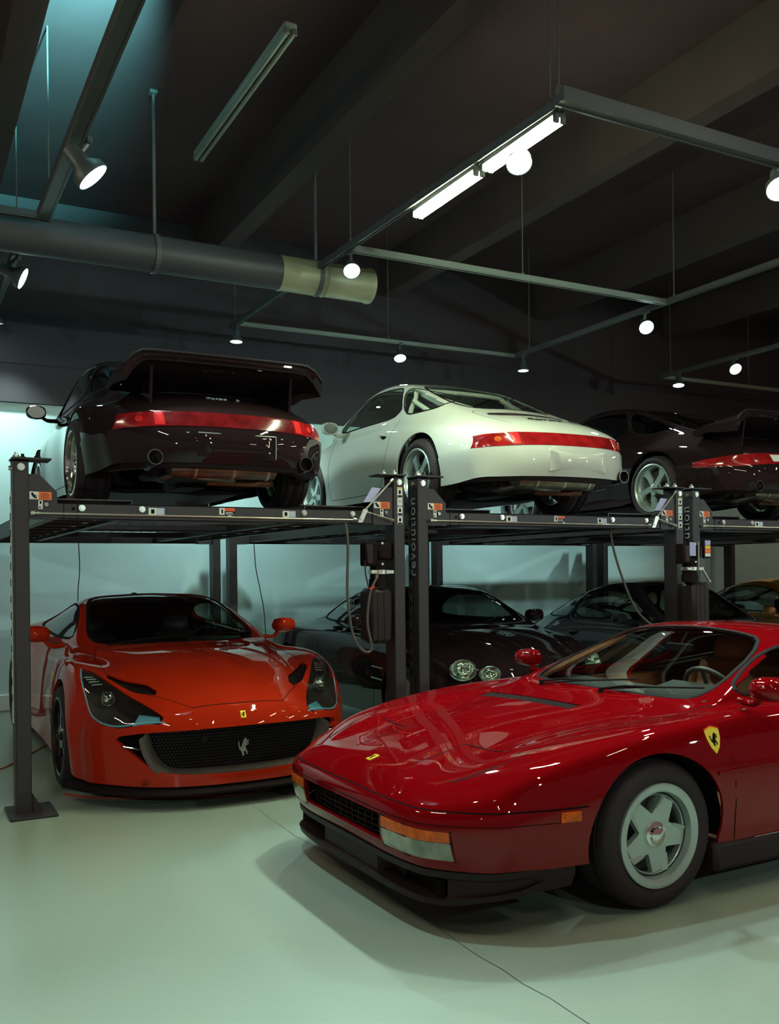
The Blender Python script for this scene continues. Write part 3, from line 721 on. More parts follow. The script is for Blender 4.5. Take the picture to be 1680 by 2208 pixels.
    for k, (z0, z1, c1) in enumerate(((1.985, 2.058, 'orange'), (1.925, 1.982, 'paper'), (1.855, 1.922, 'lilac'), (1.787, 1.852, 'lilac'))):
        sticker('instruction_label', xr, xr+.042, z0, z1, -.0003, [(0, 1, 0, 1, 'paper'), (0, 1, .84, 1, c1 if c1 != 'orange' else 'yellow'), (.3, .7, .35, .7, 'ink' if k != 1 else 'lilac'), (.08, .92, .03, .2, 'ink' if k != 1 else 'paper')], L)
def power_unit(loc, label, full=True):
    o = empty('hydraulic_power_unit', loc, 0, label, 'hydraulic pump'); tx = 0 if full else .09
    m = MB(); m.box((.05, .06, .66), (.13, .14, .13), bev=.02); m.box((-.06, .04, .64), (.10, .10, .17), bev=.01); mo = m.build('motor', 'trim', o, 40)
    m = MB(); m.box((-.085, -.02, .64), (.05, .03, .14), bev=.006); m.build('switch_box', 'black_plastic', mo, 40)
    for z_ in (.72, .57): b = MB(); b.cyl((.02, -.012, z_), (.02, -.022, z_), .009, n=8); b.build('bolt', 'steel', mo, 30)
    m = MB(); m.cyl((.02, .05, .45), (.02, .05, .60), .062, n=20); m.cyl((.02, .05, .40), (.02, .05, .46), .07, n=20); m.build('pump_block', 'trim', o, 40)
    m = MB(); m.lathe([(.071, .497), (.074, .497), (.074, .527), (.071, .527)], 24, Matrix.Translation((.02, .05, 0))); m.box((-.05, -.01, .512), (.05, .03, .026), bev=.004); m.box((.08, -.018, .512), (.06, .012, .024)); m.build('clamp_band', 'steel', o, 40)
    m = MB(); m.box((.005+tx, .06, .195), (.20, .17, .40), bev=.03)
    for x_ in (-.06, -.02, .03): m.box((x_+tx, -.026, .19), (.012, .006, .36), bev=.002)
    m.build('oil_tank', 'black_plastic', o, 40)
    if not full:
        q = MB(); q.cyl((.10, -.02, .50), (.165, -.03, .41), .009, n=8); q.cyl((.16, -.03, .415), (.175, -.03, .40), .014, n=8); q.build('lever_grip', 'steel', o, 40)
        q = MB(); q.cyl((.045, -.03, .50), (.045, -.03, .74), .007, n=8); q.build('steel_pipe', 'steel', o, 40)
        return o
    h = MB(); h.tube(spl([(-.03, -.02, .47), (-.09, -.03, .35), (-.115, -.035, .15), (-.085, -.04, -.03), (-.145, -.04, -.05), (-.225, -.03, .06), (-.262, -.02, .35), (-.255, -.02, .70), (-.262, .0, .86)], 8), .0095, 8); h.cyl((-.03, -.02, .46), (-.02, 0, .50), .014, n=8); h.build('hydraulic_hose', 'hose', o, 60)
    h = MB(); h.tube(spl([(-.11, 0, .60), (-.12, -.02, .52), (-.10, -.02, .42), (-.085, -.02, .385)], 5), .005, 6); h.build('power_cord', 'cable', o, 50)
    h = MB(); h.cyl((-.085, -.025, .385), (-.055, -.025, .41), .012, n=8); h.build('red_valve_grip', 'red_plastic', o, 40)
    return o
for i, lb in enumerate(('grey four-post parking lift at far left carrying the wide black coupe', 'grey four-post parking lift in the middle carrying the white coupe', 'grey four-post parking lift right of the white coupe, with lettered left post', 'grey four-post parking lift furthest right, mostly outside the frame')): lift(i, lb)
power_unit((2.46, .02, .93), 'black hydraulic power unit with a looped hose on the post between red and black cars')
o = power_unit((5.345, -.19, .93), 'black hydraulic power unit with coloured labels, above the red wedge car roof', False)
q = MB(); q.box((.165, .0, .68), (.075, .03, .16), bev=.004); o2 = q.build('label_box', 'trim', o, 30)
for z0, z1, c in ((.712, .752, 'lilac'), (.680, .708, 'yellow'), (.645, .676, 'orange'), (.615, .642, 'paper')): sticker('warning_label', .135, .198, z0, z1, -.016, [(0, 1, 0, 1, c)], o2)
q = MB(); q.box((-.02, .0, .68), (.08, .05, .14), bev=.01); o2 = q.build('control_box', 'trim', o, 30); sticker('info_label', -.055, .015, .62, .735, -.026, [(0, 1, 0, 1, 'lilac')], o2)
# thin cables hanging behind the lifts
for pts, lb in (([(1.02, 3.9, 1.8), (1.03, 3.9, 1.5), (1.01, 3.9, 1.2), (1.02, 3.9, .4), (1.05, 3.9, .006)], 'thin black cable hanging behind the orange-red car roof'),
                ([(2.90, 3.9, 1.8), (2.92, 3.9, 1.5), (2.97, 3.9, 1.25), (3.02, 3.9, .9), (3.05, 3.9, .006)], 'thin black cable hanging left of the looped hose'),
                ([(5.05, 3.9, 1.8), (5.04, 3.9, 1.5), (5.12, 3.9, 1.2), (5.15, 3.9, .8), (5.2, 3.9, .006)], 'thin black cable hanging right of the double centre posts')):
    c = MB(); c.tube(spl(pts, 6), .005, 6); tag(c.build('hanging_cable', 'cable', None, 60), lb, 'cable')
c = MB(); c.tube(spl([(4.74, .15, 1.80), (4.76, .12, 1.6), (4.84, .1, 1.35), (4.98, .08, 1.08), (5.2, .05, .93), (5.4, .06, 1.0)], 7), .010, 8); tag(c.build('hydraulic_hose', 'hose', None, 60), 'grey hose hanging in front of the dark coupe at right', 'hose')
# cables lying on the floor
c = MB(); c.tube(spl([(.34, .45, .006), (.55, .2, .006), (.95, .02, .006), (1.3, -.15, .006), (1.55, -.10, .006), (1.72, .15, .006), (1.7, .5, .006), (1.4, .9, .006)], 8), .006, 6); tag(c.build('floor_cable', mat('red_cable', (.45, .05, .02), .5), None, 60), 'thin red cable on the floor below the orange-red car nose', 'cable')
c = MB(); c.tube(spl([(-.6, 1.9, .006), (-.3, 1.8, .006), (.0, 1.5, .006), (.25, 1.9, .006), (.6, 2.6, .006)], 8), .006, 6); tag(c.build('floor_cable', mat('orange_cable', (.5, .12, .03), .5), None, 60), 'orange cable on the floor behind the leftmost lift post', 'cable')
c = MB(); c.tube(spl([(1.95, .1, .007), (1.75, -.08, .007), (1.58, -.18, .007), (1.62, -.30, .007), (1.85, -.30, .007), (2.2, -.2, .007)], 8), .006, 6); tag(c.build('floor_cable', 'cable', None, 60), 'black cable curled on the floor between the two red cars', 'cable')
# ------------------------------------------------------------------ wheels and shared car pieces
def spoke_poly(kind):
    # polar outlines (radius fraction of rim, angle in degrees)
    if kind == 'star': return [(.22, -35.9), (.43, -35.9), (.47, -30), (.79, -14), (.79, 14), (.47, 30), (.43, 35.9), (.22, 35.9)], 5
    if kind == 'cup': return [(.2, -32), (.38, -21), (.6, -12), (.8, -15), (.9, -24), (.9, 17), (.8, 13), (.6, 11), (.38, 19), (.2, 32)], 5
    if kind == 'twist': return [(.2, -30), (.38, -20), (.58, -10), (.78, -7), (.92, -3), (.92, 30), (.8, 20), (.6, 15), (.38, 20), (.2, 30)], 5
    if kind == 'fork': return [(.2, -30), (.35, -12), (.6, -7), (.93, -22), (.93, -14), (.62, 0), (.93, 14), (.93, 22), (.6, 7), (.35, 12), (.2, 30)], 5
    return [(.2, -12), (.9, -5), (.9, 5), (.2, 12)], 12
def make_wheel(parent, pos, side, R=.315, rim=.21, W=.225, style='star', m='alloy', cap='chrome', capr=.045, rot=0.0, dish=.03, bolts=0, lip_w=.02, seg=40, detail=True):
    """tyre > rim, centre cap, brake disc; built with its outer face along +z, then turned to face sideways"""
    T = Matrix.Translation(Vector(pos)) @ Matrix.Rotation(-side*PI/2, 4, 'X')
    t = MB(); w = W/2
    prof = [(rim*.97, w-.055), (rim*.99, w-.02), (rim+.012, w-.008), (rim+(R-rim)*.30, w+.003), (rim+(R-rim)*.62, w+.002), (R-.018, w-.012), (R-.006, w-.026)]
    for z in (w-.05, w-.056, w-.062, .016, .008, 0, -.008, -.016, -w+.062, -w+.056, -w+.05):
        g = z in (w-.056, .008, -.008, -w+.056); prof.append((R-(.008 if g else 0), z))
    prof += [(R-.006, -w+.026), (R-.018, -w+.012), (rim+.012, -w), (rim*.97, -w+.04)]
    t.lathe(prof, seg, T); ty = t.build('tyre', 'rubber', parent, 50)
    r = MB(); r.lathe([(rim*.95, -w+.02), (rim*.88, -w+.06), (rim*.84, w-.10), (rim*.87, w-.05), (rim-lip_w*1.2, w-.035), (rim-lip_w, w-.006), (rim-lip_w*.4, w+.002), (rim+.006, w-.001), (rim+.007, w-.014), (rim*.95, w-.02)], seg, T)
    zf = w-dish
    if detail:
        pl, ns = spoke_poly(style); h = .024
        for k in range(ns):
            a0 = rot+2*PI*k/ns; P = []
            for q, (rf, an) in enumerate(pl):
                P.append((rf*rim*math.cos(a0+math.radians(an)), rf*rim*math.sin(a0+math.radians(an))))
            mb = MB(); mb.prism(P, h, None, 0); vs = []
            n = len(P)
            for i, v in enumerate(mb.v):
                rr = math.hypot(v[0], v[1])/rim
                z = zf-h+v[2]+ (-.012*max(0, (rr-.3)) if style in ('cup', 'twist', 'fork') else 0)
                if i >= n and style == 'star': f = .965; vs.append((v[0]*f, v[1]*f, z))
                elif i >= n:      # narrow the top face a little: bevelled spoke flanks
                    cx, cy = math.cos(a0)*rr*rim, math.sin(a0)*rr*rim; vs.append((v[0]*.9+cx*.1, v[1]*.9+cy*.1, z))
                else: vs.append((v[0], v[1], z))
            r.add(vs, mb.f, T)
        if style == 'star':
            for k in range(5):      # raised flank on one side of every spoke
                a0 = rot+2*PI*k/5; q = [(.50, 17), (.78, 3.5), (.78, 13.5), (.50, 28)]; P = [(f*rim*math.cos(a0+math.radians(b)), f*rim*math.sin(a0+math.radians(b))) for f, b in q]
                r.add([(P[0][0], P[0][1], zf-.001), (P[1][0], P[1][1], zf-.001), (P[2][0], P[2][1], zf+.010), (P[3][0], P[3][1], zf+.004), (P[2][0], P[2][1], zf-.02), (P[3][0], P[3][1], zf-.02)], [(0, 1, 2, 3), (3, 2, 4, 5), (1, 4, 2)], T)
            r.lathe([(rim*.76, zf-.03), (rim*.765, zf-.004), (rim*.785, zf), (rim*.80, zf-.004), (rim*.83, zf-.03)], seg, T)
        r.lathe([(rim*.12, zf-.03), (rim*.12, zf), (rim*.30, zf+.001), (rim*.34, zf-.02)], 24, T)
    ri = r.build('rim', m, ty, 35)
    d = MB(); d.lathe([(.06, w-.11), (rim*.78, w-.11), (rim*.78, w-.13), (.06, w-.13)], 24, T); d.lathe([(.0, w-.10), (.07, w-.10), (.075, w-.13)], 16, T)
    if detail: d.build('brake_disc', 'disc', ty, 35)
    c = MB(); c.lathe([(capr, zf-.01), (capr*.97, zf+.008), (capr*.72, zf+.012), (capr*.62, zf+.022), (capr*.3, zf+.03), (0, zf+.031)], 20, T)
    if detail: c.build('centre_cap', cap, ty, 35)
    if bolts and detail:
        b = MB()
        for k in range(5):
            a = rot+PI/5+2*PI*k/5; x, y = bolts*math.cos(a), bolts*math.sin(a)
            b.cyl(T @ Vector((x, y, zf-.006)), T @ Vector((x, y, zf+.003)), .011, n=8)
        b.build('wheel_nut', 'dark_alloy', ty, 35)
    return ty
def liner(B, mb, cx, cz, r, y0, y1, rz=None):
    rz = rz or r
    for sd in (1, -1):
        n = 18; vs = []
        for i in range(n+1):
            a = -.25+(PI+.5)*i/n
            for y in (y0, y1): vs.append((cx+r*math.cos(a), sd*y, cz+rz*math.sin(a)))
        fs = [(2*i, 2*i+1, 2*i+3, 2*i+2) for i in range(n)]; mb.add(vs, fs)
        k = len(vs); mb.add([(cx, sd*y0, cz)]+[vs[2*i] for i in range(n+1)], [(0, i+1, i+2) for i in range(n)])
def mirror_part(parent, base, head, side, m='black_paint', r=(.055, .10, .065), glassm='mirror', rot=0, fwd=1):
    """door mirror: shell with a stalk (shell > mirror_glass)"""
    hx, hy, hz = head; mb = MB(); n, k = 16, 8; vs = []; fs = []
    for i in range(k+1):
        t = i/k; x = -.30+1.3*t; q = math.sqrt(max(0, 1-max(0, x)**2.4)) if x > 0 else 1.0-.04*(-x/.3)
        for j in range(n):
            a = 2*PI*j/n; c, s_ = math.cos(a), math.sin(a)
            sx = math.copysign(abs(c)**.75, c); sz = math.copysign(abs(s_)**.75, s_)
            vs.append((hx+fwd*x*r[0], hy+sx*r[1]*q*side, hz+sz*r[2]*q))
    for i in range(k):
        for j in range(n): f = (i*n+j, i*n+(j+1) % n, (i+1)*n+(j+1) % n, (i+1)*n+j); fs.append(f)
    fs.append(tuple(range(n))); mb.add(vs, fs)
    mb.tube(spl([base, ((base[0]+hx)/2, (base[1]+hy)/2, min(base[2], hz)-.005), (hx, hy-side*r[1]*.45, hz-r[2]*.5)], 4), [.018]*4+[.016]*4+[.02], 8)
    o = mb.build('door_mirror', m, parent, 45)
    g = MB(); g.add([(hx-fwd*.31*r[0], hy+side*r[1]*.86*math.cos(2*PI*j/n), hz+r[2]*.86*math.sin(2*PI*j/n)) for j in range(n)], [tuple(range(n))]); g.build('mirror_glass', glassm, o, 0)
    return o
def seat(parent, x, y, z, m='tan', w=.46, rake=.35, hr=True, m2=None, h=.62):
    """seat facing +x: cushion > nothing; backrest > headrest"""
    c = MB(); c.box((0, 0, 0), (.50, w, .16), Matrix.Translation((x, y, z+.10)) @ Matrix.Rotation(-.12, 4, 'Y'), bev=.05)
    for s_ in (1, -1): c.box((0, 0, 0), (.48, .08, .2), Matrix.Translation((x, y+s_*w*.44, z+.13)) @ Matrix.Rotation(-.12, 4, 'Y'), bev=.035)
    c.build('seat_cushion', m, parent, 60)
    T = Matrix.Translation((x-.26, y, z+.12)) @ Matrix.Rotation(-rake, 4, 'Y')
    b = MB(); b.box((0, 0, h/2), (.12, w*.9, h), T, bev=.05)
    for s_ in (1, -1): b.box((.03, s_*w*.43, h*.42), (.16, .09, h*.8), T, bev=.04)
    b = b.build('seat_back', m2 or m, parent, 60)
    if hr: q = MB(); q.box((.01, 0, h+.07), (.10, w*.55, .17), T, bev=.04); q.build('headrest', m2 or m, b, 60)
def steering(parent, x, y, z, R=.18, tilt=.45, m='black_leather', nm='emblem_yellow'):
    T = Matrix.Translation((x, y, z)) @ Matrix.Rotation(-(PI/2-tilt), 4, 'Y')
    s_ = MB(); s_.tube([T @ Vector((R*math.cos(2*PI*i/24), R*math.sin(2*PI*i/24), 0)) for i in range(24)], .014, 8, closed=True)
    for a in (0, 2*PI/3, 4*PI/3): s_.tube([T @ Vector((.03*math.cos(a), .03*math.sin(a), -.02)), T @ Vector((R*math.cos(a), R*math.sin(a), 0))], .011, 6)
    s_.cyl(T @ Vector((0, 0, -.16)), T @ Vector((0, 0, -.0)), .04, n=12); s_.build('steering_wheel', m, parent, 50)
def pan(parent, x0, x1, w, z0, z1, m='lift_dark', name='underbody_pan'):
    p = MB(); n = 10; vs = []; fs = []
    L = x1-x0
    for i in range(n+1):
        t = i/n; x = x0+L*t; e = 1-abs(2*t-1)**4; zz = z1+(z0-z1)*e
        for y in (-w, -w*.5, 0, w*.5, w): vs.append((x, y, zz+(0.01 if abs(y) == w*.5 else 0)))
    for i in range(n):
        for j in range(4): fs.append((i*5+j, i*5+j+1, (i+1)*5+j+1, (i+1)*5+j))
    p.add(vs, fs); p.add([(a, b, c+.02) for a, b, c in vs], [f[::-1] for f in fs]); return p.build(name, m, parent, 60)
HORSE = [(-.10, -.50), (-.02, -.50), (.02, -.38), (-.03, -.30), (.05, -.20), (.16, -.28), (.20, -.42), (.27, -.42), (.26, -.26), (.17, -.12), (.12, .02), (.16, .10), (.32, .12), (.38, .20), (.36, .27), (.30, .19), (.18, .18),
         (.24, .27), (.38, .33), (.36, .40), (.22, .34), (.16, .40), (.24, .46), (.20, .50), (.08, .50), (-.02, .38), (-.10, .22), (-.20, .02), (-.26, -.06), (-.34, .10), (-.36, .30), (-.44, .34), (-.42, .10), (-.34, -.12), (-.24, -.20), (-.16, -.32), (-.14, -.42)]
def shape_on(B, poly2, cu, cv, sc, ax, sg, m, name, parent, off=.003, thick=.002, flip=1, shear=0):
    P = [(cu+flip*p[0]*sc, cv+p[1]*sc+shear*p[0]*sc) for p in poly2]
    h = [B.hit(u, v, ax, sg) for u, v in P]; n = len(P)
    tr = tessellate_polygon([[Vector((x, y, 0)) for x, y in P]])
    vs = [p+nn*(off+thick) for p, nn in h]+[p+nn*off for p, nn in h]
    fs = []
    nn = B.hit(cu, cv, ax, sg)[1]
    for t in tr:
        t = tuple(t)
        if (vs[t[1]]-vs[t[0]]).cross(vs[t[2]]-vs[t[0]]).dot(nn) < 0: t = t[::-1]
        fs.append(t)
    fs += [(i, (i+1) % n, n+(i+1) % n, n+i) for i in range(n)]
    mb = MB(); mb.add(vs, fs); return mb.build(name, m, parent, 0)
# ------------------------------------------------------------------ red 1980s wedge sports car, front right of the picture
def wedge_car():
    car = empty('sports_car', (2.207, -2.11, 0), 3.154, 'deep red wedge sports car with tan interior, nearest on the open floor', 'car')
    sp = dict(xs=[-3.42, -3.1, -2.75, -2.4, -2.0, -1.6, -1.22, -.98, -.72, -.5, -.25, .05, .35, .6, .8, .93],
        zc=[(-3.42, .84), (-3.0, .93), (-2.5, 1.02), (-2.0, 1.09), (-1.55, 1.13), (-1.22, 1.125), (-.98, 1.045), (-.72, .93), (-.5, .835), (-.25, .785), (.05, .75), (.35, .705), (.6, .655), (.8, .61), (.93, .575)],
        yr=[(-3.42, .50), (-2.5, .52), (-1.6, .52), (-1.22, .535), (-.5, .66), (-.25, .52), (.3, .42), (.93, .40)],
        zr=[(-3.42, .84), (-3.0, .90), (-2.4, .98), (-2.0, 1.05), (-1.55, 1.09), (-1.22, 1.075), (-.98, .995), (-.72, .895), (-.5, .812), (-.25, .775), (.05, .735), (.35, .69), (.6, .645), (.8, .60), (.93, .566)],
        yb=[(-3.42, .74), (-2.5, .80), (-1.6, .78), (-.9, .765), (-.5, .755), (-.2, .70), (.3, .66), (.93, .62)],
        zb=[(-3.42, .82), (-2.4, .86), (-1.6, .815), (-.6, .80), (-.25, .77), (.05, .75), (.35, .715), (.6, .66), (.8, .60), (.93, .553)],
        yf=[(-3.42, .84), (-2.5, .90), (-1.6, .87), (-.5, .855), (0, .86), (.5, .84), (.8, .80), (.93, .76)],
        zf=[(-3.42, .79), (-2.4, .83), (-1.6, .785), (-.6, .785), (-.25, .775), (0, .755), (.35, .705), (.6, .65), (.8, .59), (.93, .54)],
        ym=[(-3.42, .90), (-2.5, .985), (-1.6, .965), (-.6, .945), (0, .95), (.4, .935), (.7, .90), (.8, .88), (.93, .855)],
        zm=[(-3.42, .55), (-1.6, .52), (0, .56), (.5, .50), (.93, .44)],
        ys=[(-3.42, .86), (-2.5, .95), (-1.6, .925), (-.6, .915), (.4, .905), (.7, .87), (.93, .815)],
        zs=[(-3.42, .24), (-.5, .235), (.3, .26), (.93, .27)],
        bowF=.17, pF=3.2, xF=.5, bowR=.10, pR=3, xR=-3.0, bowRx=0,
        bowR_=0, capF=[(1.035, .50, 6), (1.07, .43, 6), (1.062, .335, 6), (1.035, .275, 6)], capR=[(-3.46, .76), (-3.48, .58), (-3.47, .4), (-3.43, .26)],
        crown=.25, side=(.62, .30), tumble=.06)
    sp['bowR'] = (.10, 3, -3.0); sp['bowF'] = (.12, 4.5, .45)
    sp['ccap'] = [('f', 0, .3), ('f', 4, .6)]
    B = Body(sp, 3)
    wz, wx2 = .345, -2.55
    # wheel openings
    for cx in (0.03, wx2):
        B.cut('void', [(cx+.375*math.cos(a), wz+.325*math.sin(a)) for a in [(-.28+(PI+.56)*i/30) for i in range(31)]]+[(cx-.36, .1), (cx+.36, .1)], 'y', lambda c, n: abs(c.y) > .5 and abs(n.z) < .93)
    # glass
    ws = chaikin([(-.44, .0), (-.455, .40), (-.525, .655), (-1.13, .525), (-1.165, .30), (-1.175, 0)][0:6]+[(-1.165, -.30), (-1.13, -.525), (-.525, -.655), (-.455, -.40)], 1)
    B.cut('windscreen', ws, 'z', lambda c, n: c.z > .7 and abs(n.y) < .75 and n.z > .2)
    B.cut('side_window', chaikin([(-.60, .835), (-.95, .985), (-1.15, 1.045), (-1.5, 1.06), (-1.66, 1.03), (-1.70, .85), (-1.2, .84)], 1), 'y', lambda c, n: c.z > .8 and abs(n.y) > .45 and c.x < -.5)
    # lamps and grille in the nose
    fc = lambda c, n: n.x > .4 and c.x > .6
    B.cut('void', [(-.385, .325), (.385, .325), (.385, .437), (-.385, .437)], 'x', fc)
    B.cut('fog_lamp', [(.40, .315), (.74, .312), (.74, .383), (.40, .387)], 'x', fc, mirror=True)
    B.cut('turn_signal', [(.40, .389), (.74, .385), (.74, .425), (.40, .434)], 'x', fc, mirror=True)
    B.cut('hood_vent', [(-.07, .22), (-.16, .22), (-.14, -.52), (-.05, -.52)][::-1], 'z', lambda c, n: n.z > .7)
    # panels
    nose_line = [(.89, 0), (.885, .35), (.85, .60), (.75, .78), (.66, .87), (.60, 1.05)]
    hood = [(.885, -.35), (.89, 0), (.885, .35), (.845, .58), (.72, .655), (.3, .69), (-.40, .70), (-.46, .40), (-.43, 0), (-.46, -.40), (-.40, -.70), (.3, -.69), (.72, -.655), (.845, -.58)]
    B.cut('hood', hood, 'z', lambda c, n: n.z > .55)
    B.cut('door', chaikin([(-.385, .775), (-.42, .24), (-.9, .20), (-1.62, .20), (-1.76, .45), (-1.72, .82), (-1.1, .822)], 1), 'y', lambda c, n: abs(n.y) > .3)
    B.cut('front_bumper', [(-1.2, .1), (1.2, .1), (1.2, .497), (-1.2, .497)], 'y', lambda c, n: c.x > .3 and c.z < .6)
    B.emit('', 'red', car, out='body_shell'); B.emit('hood', 'red', car, lip=.02, out='bonnet'); B.emit('door', 'red', car, split='y', lip=.015)
    fb = B.emit('front_bumper', 'red', car, off=.003, lip=.02)
    B.emit('windscreen', 'glass', car, off=-.004, lip=.004); B.emit('side_window', 'glass', car, off=-.006, lip=.004, split='y')
    B.emit('turn_signal', 'amber', car, off=.004, lip=.012, split='y'); B.emit('fog_lamp', 'fog', car, off=.004, lip=.012, split='y')
    hv = B.emit('hood_vent', 'ink', car, off=-.02, lip=0)
    v = MB()
    for i in range(46):
        y = -.51+.72*i/45; x = -.103+.02*(-y-.15)
        p, nn = B.hit(x, y, 'z'); p0, _ = B.hit(x+.04, y, 'z'); p1, _ = B.hit(x-.04, y, 'z')
        v.add([p0+Vector((0, -.003, -.001)), p0+Vector((0, .003, -.012)), p1+Vector((0, .003, -.012)), p1+Vector((0, -.003, -.001))], [(0, 1, 2, 3)])
    tag(v.build('vent_slat', 'black_plastic', hv, 0), kind='stuff')
    # dark joints between the panels
    g = MB()
    nl = [(-.0, .0)]
    top = lambda pts, cl=False: B.ribbon(g, B.line(pts, 'z', 1, 6, cl), .005, .0006, cl)
    B.ribbon(g, B.level(.497, -66, 66, 120), .014, .001)
    B.ribbon(g, B.level(.450, -64, 64, 120), .003, .0045)
    for sd in (1, -1):
        top([(.845, sd*.58), (.72, sd*.655), (.3, sd*.69), (-.40, sd*.70), (-.52, sd*.74)])
        B.ribbon(g, [B.hit(x, z, 'y', sd) for x, z in spl([(-.385, .79, 0), (-.40, .6, 0), (-.42, .4, 0), (-.43, .235, 0)], 5) and [(-.385, .79), (-.39, .7), (-.40, .6), (-.41, .5), (-.42, .4), (-.425, .3), (-.43, .24)]], .006, .0008)
        B.ribbon(g, [B.hit(x, z, 'y', sd) for x, z in [(-1.72, .82), (-1.75, .6), (-1.74, .45), (-1.62, .21)]], .006, .0008)
        # retractable headlamp cover outline
        P = [(.845, sd*.27), (.70, sd*.27), (.56, sd*.27), (.545, sd*.45), (.53, sd*.64), (.68, sd*.65), (.84, sd*.60)]
        B.ribbon(g, [B.hit(x, y, 'z') for x, y in P], .007, .0009)
    tag(g.build('panel_gap', 'ink', car, 0), kind='stuff')
    # grille
    gr = MB(); gr.box((0, 0, 0), (.02, .80, .13), Matrix.Translation((.95, 0, .382))); q = gr.build('grille', 'ink', car, 0)
    hs = MB()
    for k in range(5):
        z = .335+.0235*k
        P = [Vector((1.055-.10*abs(y/.74)**2.4*1.0, y, z)) for y in [-.385+.77*i/14 for i in range(15)]]
        hs.tube([p+Vector((-.018, 0, 0)) for p in P], .0028, 4)
    tag(hs.build('grille_slat', 'black_plastic', q, 0), kind='stuff')
    for k in range(13):
        y = -.36+.06*k; vb = MB(); vb.box((1.02-.10*abs(y/.74)**2.4, y, .382), (.03, .005, .112)); vb.build('grille_bar', 'black_plastic', q, 0)
    for sd in (1, -1):
        fr = MB(); P = [(sd*.395, .312), (sd*.57, .306), (sd*.745, .308), (sd*.745, .386), (sd*.745, .428), (sd*.57, .432), (sd*.395, .438), (sd*.395, .387)]
        B.ribbon(fr, [B.hit(y, z, 'x') for y, z in P], .008, .002, True, .003); B.ribbon(fr, [B.hit(sd*y, z, 'x') for y, z in ((.395, .388), (.57, .386), (.745, .384))], .005, .004, False, .003); tag(fr.build('lamp_frame', 'trim', car, 30), kind='stuff')
        fr = MB()
        for k in range(1, 9): y = sd*(.40+.038*k); B.ribbon(fr, [B.hit(y, z, 'x') for z in (.392, .41, .428)], .0025, .0045)
        tag(fr.build('lamp_rib', mat('amber_shade', (.35, .06, .005), .3, coat=1) if sd > 0 else bpy.data.materials['amber_shade'], car, 0), kind='stuff')
    # lower spoiler in satin black, with a brake duct on either side
    s_ = MB(); rows = [(.272, -.03), (.262, -.012), (.235, -.016), (.225, -.03), (.165, -.03), (.15, -.01), (.125, -.016), (.12, -.10)]
    base = [q for q in B.level(.30, -72, 72, 90) if q[0].x > .43]; vs = []; nb = len(base)
    for j, (z, dx) in enumerate(rows):
        for p, nn in base:
            n2 = Vector((nn.x, nn.y, 0)).normalized(); t = min(1, max(0, (.70-p.x)/.25))
            duct = .30 < abs(p.y) < .70 and j in (3, 4)
            k = (dx-(.06 if duct else 0))*(1-t)+(-.03-.03*(j > 3))*t
            vs.append((p.x+n2.x*k, p.y+n2.y*k, z+.04*t*(j > 4)+(.05*max(0, abs(p.y)-.72)/.2 if j > 4 else 0)))
    s_.add(vs, [(j*nb+i, (j+1)*nb+i, (j+1)*nb+i+1, j*nb+i+1) for j in range(len(rows)-1) for i in range(nb-1)]); s_.build('front_spoiler', 'black_plastic', car, 35)
    for sd in (1, -1):
        d = MB(); d.box((.945, sd*.50, .185), (.02, .36, .07)); d.build('brake_duct', 'ink', car, 0)
        sl = MB()    # sill and rocker
        sl.box((-1.28, sd*.89, .175), (1.95, .07, .13), bev=.02); sl.build('sill', 'black_plastic', car, 40)
        # door strakes
        for k in range(5):
            z = .345+.075*k*(.88); a = MB(); B.ribbon(a, [B.hit(-.78-.02*k-t*(.95), z+.0*t, 'y', sd) for t in [i/10 for i in range(11)]], .022, .0, False, .012); a.build('side_strake', 'red', car, 30)
        a = MB(); B.ribbon(a, [B.hit(-.56-t*1.2, .225+.004*t, 'y', sd) for t in [i/8 for i in range(9)]], .004, .002, False, .003); a.build('rocker_line', 'chrome', car, 30)
        a = MB(); B.ribbon(a, [B.hit(-.30-t*1.5, .553+.022*t, 'y', sd) for t in [i/14 for i in range(15)]], .018, .0, False, .008); a.build('side_moulding', 'red', car, 30)
        # marker light
        ml = B.decal([(.455, .45), (.545, .45), (.545, .488), (.455, .488)], 'y', sd, .004, .006).build('marker_light', 'amber', car, 30)
        B.decal([(.468, .457), (.532, .457), (.532, .481), (.468, .481)], 'y', sd, .011, .002).build('lens', 'amber', ml, 30)
    sh = [(-.5, .42), (-.2, .52), (0, .56), (.2, .52), (.5, .42), (.46, .0), (.28, -.45), (0, -.75), (-.28, -.45), (-.46, 0)]
    for sd in (1, -1):
        e = shape_on(B, sh, -.30, .70, .085, 'y', sd, 'emblem_yellow', 'fender_shield', car, .001, .004, flip=-sd)
        shape_on(B, HORSE, -.30, .695, .055, 'y', sd, 'ink', 'horse_emblem', e, .005, .002, flip=-sd)
        shape_on(B, [(-.52, .47), (-.2, .56), (0, .60), (.2, .56), (.52, .47), (.52, .42), (.2, .52), (0, .55), (-.2, .52), (-.52, .42)], -.30, .70, .085, 'y', sd, 'red_plastic', 'shield_border', e, .001, .006, flip=-sd)
    bd = B.decal([(.92, .033), (.92, -.033), (.955, -.033), (.955, .033)], 'z', 1, .001, .002)
    P = [(.935+.026*a, .026*b) for a, b in ((-1, -.75), (1, -.75), (1, .75), (-1, .75))]
    bd = B.decal([(x-.04, y) for x, y in P], 'z', 1, .001, .003).build('nose_badge', 'emblem_yellow', car, 0)
    vs = MB(); hh = [B.hit(.895+p[1]*.042, p[0]*.030, 'z') for p in HORSE]
    tr = tessellate_polygon([[Vector((p[0], p[1], 0)) for p in HORSE]]); vs.add([p+n*.0052 for p, n in hh], [tuple(t) for t in tr]); vs.build('horse_emblem', 'ink', bd, 0)
